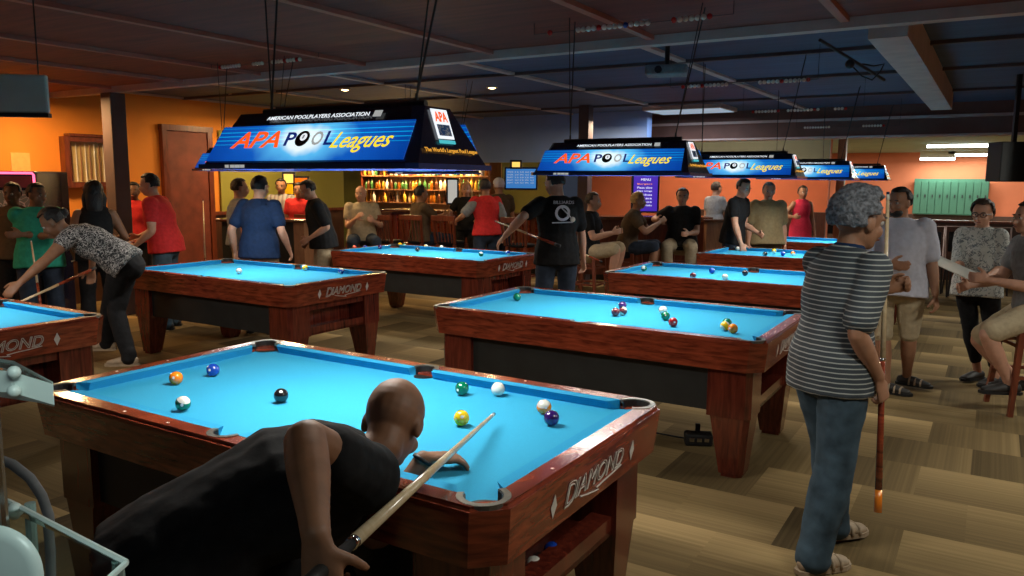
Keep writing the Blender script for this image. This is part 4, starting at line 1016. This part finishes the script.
        if hstyle == 'bun': obj('hair_bun', ball(B(), hp_(0, -.115, .02), .04*s, 12), hair, rt, True)
    if beard:
        bm = B(); ball(bm, hp_(0, .045, -.078), .055*s*hs, 12, (1.1, .8, .75), HM); soft(obj('beard', bm, beard, rt), .008, 2, .01)
    if face:
        for k in (-1, 1):
            e = obj('eye', ball(B(), hp_(k*.032, .077, .003), .0125*s*hs, 10), 'eye', rt, True)
            obj('iris', ball(B(), hp_(k*.032, .0835, .003), .0075*s*hs, 8), 'iris', e, True)
            obj('eyebrow', ball(B(), hp_(k*.033, .089, .024), .015*s*hs, 8, (1.3, .35, .28), HM), hair or 'hair_black', rt, True)
        obj('mouth', ball(B(), hp_(0, .094, -.064), .018*s*hs, 10, (1.25, .45, .28), HM), 'lips', rt, True)
    if glasses:
        bm = B()
        for k in (-1, 1):
            path(bm, [hp_(k*.034+.026*math.cos(a), .098, .003+.02*math.sin(a)) for a in [2*PI*i/12 for i in range(13)]], .003, 5)
            path(bm, [hp_(k*.06, .096, .006), hp_(k*.078, .04, .006), hp_(k*.08, -.01, .004)], .003, 5)
        path(bm, [hp_(-.01, .1, .006), hp_(.01, .1, .006)], .003, 5)
        obj('glasses', bm, 'wire', rt)
    return dict(root=rt, w=wrp, el=el, S=S, HC=HC, hp=hp_, A=A, body=body, P=P, kn=kn, ank=ank, chest=chest, shl=shl, Fc=Fc, Rs=Rs, D2=D2, Fv=Fv, Rv=Rv, s=s,
                W=lambda v: wv(v.x+X0, v.y+Y0, v.z))
# 1 bald man at the nearest table, right foreground
P1 = figure('bald man in black T-shirt bending over the nearest table\'s rail to shoot', 240, 1.78, 1.80, th=66, lean=(56, 76), pel=('P', 173, 564, 1.80), twist=34, tilt=10,
  lh=('P', 424, 458, 2.26), le=('P', 385, 500, 2.2), rh=('P', 316, 536, 1.36), re_=('P', 262, 520, 1.2), lf=(-.22, .12, .075), rf=(.12, -.30, .075), head=(16, 44, 0), skin='skin_brown', top='fab_black', hem=-.08, bottom='fab_black',
  hair=None, face=False, vox=.006, fr=.0085, g=1.10, lcurl=.42, rcurl=1.1, sleeve=.62, rdir=(.25, .1, -1), ldir=(.0, 1, -.12), lnrm=(0, -.1, 1), rnrm=(1, -.5, .2), hs=.98, wr=.016, legr=1.05)
# 2 man in stripes
P2 = figure('gray-haired man in striped polo and jeans walking with an upright cue', 842, 3.25, 1.63, th=70, lean=(3, 10), lf=(-.12, .20, .075), rf=(.10, -.12, .075), rh=('P', 879, 378, 3.1), lh=('P', 884, 290, 3.50), le=(-.7, .5, -.6), re_=(.2, -1, -.3), rcurl=1.0, lcurl=1.1,
  head=(75, 8, 0), skin='skin_tan', top='stripes', sleeve=.85, hem=-.12, bottom='denim', shoes='shoe_tan', sandal=True, hair='hair_gray', hstyle='bushy', vox=.007, fr=.0095, g=1.0, collar='fab_navy', fdir=70, hs=1.14, belly=.03, legr=1.12, rdir=(.1, .3, -1), ldir=(.35, .7, .3), lnrm=(-.6, .6, .2))
# 3 white T-shirt man
P3 = figure('heavy man in white T-shirt, pale shorts and sandals, hand on belly', 903, 6.05, 1.63, th=-150, lf=('P', 906, 392, 6.2), rf=('P', 887, 398, 6.0), lh=(-.30, .05, .86), rh=(.05, .30, 1.10), re_=(1, -.2, -.6), head=(-120, 3, 0), skin='skin_tan', top='fab_white', sleeve=.8, hem=-.13,
  bottom='fab_khaki', leglen=.56, shoes='shoe_dark', sandal=True, hair='hair_black', hstyle='short', vox=.01, g=1.22, belly=.09, legr=.98, fdir=130, fr=.0115, rcurl=.15, beard='hair_black', rdir=(-1, .2, .05), rnrm=(0, 1, 0))
# 4 woman with paper
P4 = figure('woman with glasses in floral blouse and black capris holding a sheet', 986, 6.35, 1.53, th=-140, lf=('P', 996, 388, 6.25), rf=('P', 980, 386, 6.4), rh=(.06, .38, 1.06), lh=(-.12, .30, 1.04), head=(-135, 6, 0), skin='skin', top='floral', sleeve=.95, hem=-.12, bottom='fab_black', leglen=.86,
  shoes='shoe_dark', hair='hair_brown', hstyle='curly', vox=.01, g=1.03, sex='f', glasses=True, fr=.0105, belly=.04, fdir=-110, legr=.9, rcurl=.6)
# paper in her hands
# 5 seated at right edge
P5 = figure('seated man in khaki shorts and gray shirt cut by the right edge', 1050, 5.55, 1.70, th=-80, lean=(8, 12), pel=(0, 0, .80), lf=('P', 1010, 384, 5.45), rf=('P', 1016, 380, 5.7), lh=(-.06, .36, .98), rh=(.12, .42, .92), skin='skin', top='fab_gray', bottom='fab_khaki', leglen=.46,
  hair='hair_brown', vox=.01, shoes='shoe_dark', head=(-90, 0, 0), fdir=-80)
a = wv(cf(1050, 183, 5.55).x, 5.55, 0); bar_stool('wooden stool with red-brown legs under the seated man at right edge', a.x, a.y, .5487+1.4, .72, True)
# 6 black T-shirt with print
P6 = figure('man seen from behind in black printed T-shirt and jeans, arm out left', 558, 7.5, 1.77, th=-14, lh=('P', 505, 236, 7.3), le=(-1, -.6, -.6), rh=(.30, .10, .86), re_=(1, -.4, -.2), head=(-45, 12, 0), skin='skin', top='fab_black', sleeve=.75, bottom='denim_dark', hair='hair_black', vox=.011, g=1.06, lcurl=.4, hem=-.12)
M = P6['Fc']*-1
o0 = P6['chest']-P6['Fc']*.160+P6['D2']*.03
Mx = frame_m(o0, P6['Rs'], P6['D2'])
t = obj('shirt_print', plate(B(), arc(0, .04, .075, 20, 340, 16), arc(0, .04, .05, 20, 340, 16)[::1], -.0, .003), 'fab_white', P6['root']); t.matrix_local = Mx
o = obj('shirt_print', ball(B(), (.10, -.02, 0), .026, 12, (1, 1, .3)), 'ball_white', P6['root'], True); o.matrix_local = Mx
o = obj('shirt_print', path(B(), [(-.10, -.05, .0), (.10, -.045, .0)], .006, 6), 'fab_white', P6['root']); o.matrix_local = Mx
o = obj('shirt_print', path(B(), [(-.02, .10, .0), (.08, .0, .0)], .007, 6), 'fab_white', P6['root']); o.matrix_local = Mx
text('shirt_print_lettering', 'BILLIARDS', 'fab_white', P6['root'], Mx, -.09, .125, .20, .03)
# 7 woman bending over left table
P7 = figure('woman in black and white patterned top bending over the left-edge table', 108, 6.55, 1.68, th=-100, lean=(52, 64), pel=('P', 124, 262, 6.55), lf=('P', 104, 356, 6.8), rf=('P', 129, 357, 6.45), lh=('P', 10, 292, 5.9), le=('P', 50, 270, 6.0), rh=('P', 92, 268, 6.9), re_=('P', 100, 215, 7.0), head=(-108, 35, 0), skin='skin_brown', top='zebra', sleeve=.35,
  bottom='fab_black', hair='hair_black', hstyle='bun', vox=.010, sex='f', g=1.05, shoes='shoe_tan', fdir=-95, legr=.95, hem=-.05, lcurl=.3)
# 8 green shirt
P8 = figure('man in green T-shirt standing with crossed arms at the left', 34, 7.6, 1.60, th=150, head=(110, 5, 0), skin='skin_brown', top='fab_green', bottom='denim_dark', hair='hair_black', vox=.012, g=1.15, belly=.05, lh=(.12, .27, 1.20), rh=(-.10, .30, 1.18), lcurl=.3, rcurl=.3, hem=-.12, ldir=(1, .1, 0), rdir=(-1, .1, 0))
P9 = figure('man in red T-shirt reaching left with a cue behind the left table', 163, 8.5, 1.72, th=-95, lean=(8, 14), lh=('P', 136, 245, 8.3), rh=('P', 140, 236, 8.7), skin='skin', top='fab_red', bottom='denim', hair='hair_black', head=(-100, 8, 0), vox=.012, g=1.12, belly=.03, hem=-.1, lcurl=1, rcurl=1)
P10 = figure('dark-haired woman in black tank top behind the bending woman', 93, 7.7, 1.62, th=-30, skin='skin_brown', top='fab_black', sleeve=0, bottom='fab_black', hair='hair_black', hstyle='long', sex='f', vox=.014, rh=(.2, .25, 1.1), lh=(-.22, .2, .95))
P26 = figure('person in red shirt far behind near the mauve column', 133, 10.1, 1.60, th=160, skin='skin_dark', top='fab_red', bottom='fab_black', hair='hair_black', vox=.016, fr=.013)
P27 = figure('person in dark clothes at the far left by the arcade', 12, 7.9, 1.60, th=170, skin='skin_dark', top='fab_brown', bottom='fab_black', hair='hair_black', vox=.016, fr=.013)
P11 = figure('man in navy shirt seen from behind at the left table', 257, 8.25, 1.69, th=10, lean=(2, 4), skin='skin', top='fab_navy', bottom='fab_beige', hair='hair_black', vox=.012, g=1.10, head=(20, 5, 0), lh=(-.30, .02, .90), rh=(.30, .10, .92), hem=-.12, sleeve=.7)
P12 = figure('person in light gray shirt partly behind the navy-shirted man', 238, 9.35, 1.66, th=60, skin='skin', top='fab_gray', bottom='fab_beige', hair='hair_brown', vox=.014, fr=.012, g=1.1)
P13 = figure('man in plaid shirt behind the counter facing the room', 281, 12.3, 1.66, th=175, skin='skin_tan', top='plaid', bottom='denim_dark', hair='hair_black', vox=.015, fr=.013, sleeve=1.8, lh=(-.1, .3, 1.12), rh=(.12, .3, 1.12))
P13b = figure('person in bright red shirt behind the man in khaki pants', 299, 12.0, 1.6, th=180, skin='skin_tan', top='fab_red', bottom='denim_dark', hair='hair_black', vox=.016, fr=.013)
P14 = figure('man in black shirt and khaki pants leaning with a hand forward', 322, 9.5, 1.67, th=-110, lean=(8, 16), skin='skin', top='fab_black', bottom='fab_khaki', hair='hair_black', head=(-110, 20, 0), vox=.012, g=1.1, rh=('P', 309, 240, 9.6), lh=('P', 310, 238, 9.3), hem=-.1, sleeve=.8, belly=.03)
def stoolfig(label, px, Y, th, **k):
    d = dict(pel=(0, 0, .80), lf=(-.14, .34, .36), rf=(.14, .34, .36), lh=(-.14, .34, .98), rh=(.14, .34, .98), vox=.013, fr=.012); d.update(k)
    return figure(label, px, Y, k.pop('H', 1.72), th, **{a: b for a, b in d.items() if a != 'H'})
P15 = stoolfig('seated bald man in beige T-shirt and dark jeans at the bar', 361, 11.55, 165, skin='skin', top='fab_beige', bottom='denim_dark', hair=None, g=1.12, belly=.04, head=(-170, 0, 0), lh=(-.16, .28, 1.05), rh=(.1, .3, 1.1))
P16 = stoolfig('seated dark-shirted man facing right at the bar', 420, 11.75, 60, skin='skin_tan', top='fab_brown', bottom='denim_dark', hair='hair_black', lh=(-.1, .42, 1.12), rh=(.12, .42, 1.12), g=1.1)
P17 = figure('blonde bartender in black behind the bar', 466, 12.9, 1.62, th=175, skin='skin', top='fab_black', bottom='fab_black', hair='hair_blond', hstyle='long', sex='f', vox=.014, fr=.012, rh=(.3, .3, 1.08), lh=(-.2, .3, 1.08))
P18 = figure('man in red shirt with gray sleeves leaning on the bar', 487, 11.2, 1.68, th=-25, lean=(4, 8), skin='skin_tan', top='fab_red', sleeve_mat='fab_gray', bottom='denim_dark', hair='hair_black', vox=.013, fr=.012, g=1.08, lh=(-.38, .25, 1.10), rh=(.25, .1, .9), head=(-20, 5, 0))
P18b = figure('man in dark clothes and white cap beyond the red-shirted man', 499, 11.9, 1.70, th=-20, skin='skin_tan', top='fab_brown', bottom='denim_dark', hair='fab_white', vox=.014, fr=.012, lh=(-.2, .35, 1.1))
P19 = stoolfig('seated man in black T-shirt and khaki shorts holding a cue', 590, 10.4, 110, skin='skin', top='fab_black', bottom='fab_khaki', leglen=.47, hair='hair_brown', shoes='shoe_white', g=1.05, lean=(0, 5), pel=(0, 0, .74))
P20 = stoolfig('seated man in brown T-shirt and dark shorts, leaning forward', 628, 10.8, 105, skin='skin_tan', top='fab_brown', bottom='denim_dark', leglen=.48, hair='hair_blond', lean=(10, 16), lh=(-.1, .45, 1.1), rh=(.1, .45, 1.1), pel=(0, 0, .76))
P21 = stoolfig('seated man in black polo and khaki pants facing the tables', 683, 11.0, -165, skin='skin', top='fab_black', bottom='fab_beige', hair='hair_black', g=1.15, belly=.05, rh=(.34, .10, 1.12), lh=(-.12, .3, .95), face=True)
for f, lab in ((P19, 'bar stool under the man in black T-shirt and khaki shorts'), (P20, 'bar stool under the man in brown with dark shorts'), (P21, 'bar stool under the man in the black polo')):
    l = f['root'].location; bar_stool(lab, l.x, l.y, 0 if f is not P21 else PI, .70 if f is not P21 else .74, False)
P22 = figure('person in pale gray shirt far back left of leaning man', 716, 13.6, 1.66, th=60, skin='skin', top='fab_gray', bottom='fab_brown', hair='hair_brown', vox=.016, fr=.013, rh=(.15, .35, 1.1))
P23 = figure('man in black T-shirt leaning a hand on the fourth table', 735, 10.35, 1.72, th=130, lean=(5, 12), skin='skin', top='fab_black', bottom='denim_dark', hair='hair_black', head=(150, 15, 0), vox=.012, g=1.02, rh=('P', 741, 243, 10.0), lh=(-.1, .3, 1.0), hem=-.1)
P24 = figure('gray-haired heavy man in olive T-shirt behind the fourth table', 769, 10.7, 1.66, th=178, skin='skin', top='fab_olive', bottom='fab_brown', hair='hair_gray', vox=.012, g=1.22, belly=.08, head=(-170, 5, 0), hem=-.12, sleeve=.8)
P25 = figure('woman in raspberry tank top beyond the farthest table', 803, 13.7, 1.60, th=178, skin='skin_tan', top='fab_pink', sleeve=0, bottom='fab_pink', hair='hair_brown', hstyle='bun', sex='f', vox=.015, fr=.012, rh=(.25, .25, 1.15), hem=-.3)
# held things
c2 = P2
cue(P2['W'](P2['A'](888, 192, 3.30)), P2['W'](P2['A'](878, 512, 3.10)), 'upright cue with orange butt held by the striped shirt man', 'mahogany', wrap='ball_orange')
tipp = atz(494, 414, ZB+.045); gr = at(327, 566, 1.36)
d = (gr-tipp); cue(tipp, tipp+d*(1.50/d.length), 'pale shafted cue aimed by the bald man across the near rail', 'fab_black', js=.84)
cue(P8['W'](P8['A'](31, 240, 7.3)), P8['W'](P8['A'](43, 322, 7.15)), 'cue leaning in front of the green-shirted man')
cue(P9['W'](P9['A'](70, 262, 7.7)), P9['W'](P9['A'](160, 232, 8.9)), 'dark cue held level by the red T-shirt man', 'ball_white')
cue(P6['W'](P6['A'](495, 221, 7.8)), P6['W'](P6['A'](560, 246, 7.15)), 'cue tucked in front of the man with the printed T-shirt')
cue(P19['W'](P19['A'](575, 250, 10.0)), P19['W'](P19['A'](602, 262, 9.7)), 'cue resting across the seated khaki-shorts man\'s knees')
cue(at(203, 200, 10.2), atz(207, 316, 0.0), 'cue standing upright left of the navy-shirted man')
cue(at(5, 309, 5.3), at(95, 268, 6.9), 'cue held by the woman bending over the left-edge table')
w = P4['W'](P4['A'](955, 268, 6.0))
t = thing('paper_pad', 'white score sheet pad in the hands of the woman in glasses', 'paper', w, .5487-.5)
m = frame_m((0, 0, 0), (1, 0, -.45), (0, .8, .25))
o = obj('sheets', box(B(), -.13, .15, -.10, .10, -.003, .003), 'ball_white', t); o.matrix_local = m
# bracelets / watch
w1 = P1['w'][-1]; e1 = P1['el'][-1]; dd = (w1-e1).normalized()
obj('bracelet', tube(B(), w1-dd*.012, w1-dd*.0, .034, .033, 16), 'wire', P1['root'], True)

# ------------------------------------------------------------------ lights of the place, with added fills
for u, v, e, c in [(-8.6, 12.9, 60, (1, .62, .3)), (-9.2, 5.0, 45, (1, .6, .25)), (-9.0, 8.3, 50, (1, .65, .3)), (-6.3, 13.6, 150, (1, .7, .45)), (-3.9, 13.6, 150, (1, .7, .5)), (-5.2, 11.4, 40, (1, .75, .5)), (-9.0, 2.0, 30, (1, .55, .25))]:
    area('warm_ceiling_fill', (u, v, 2.55), .25, .25, e, c)  # added warm fills for the walls and bar, without fixtures
area('back_wall_fill', (-4.4, 13.6, 2.30), 2.6, .2, 55, (1, .75, .5), (math.radians(35), 0, 0))  # added fill tilted at the terracotta wall to brighten it
for u, v, e in [(2.2, 5.2, 55), (1.6, 8.6, 55), (.6, 2.3, 30), (-1.0, 17, 90), (1, 21, 160), (-3, 21, 160)]:
    area('ceiling_panel_light', (u, v, 2.44), .9, .25, e, (.95, .95, .85))
wd = bpy.data.worlds.new('World'); SC.world = wd; wd.use_nodes = True
wd.node_tree.nodes['Background'].inputs[0].default_value = (.5, .6, .85, 1); wd.node_tree.nodes['Background'].inputs[1].default_value = .05
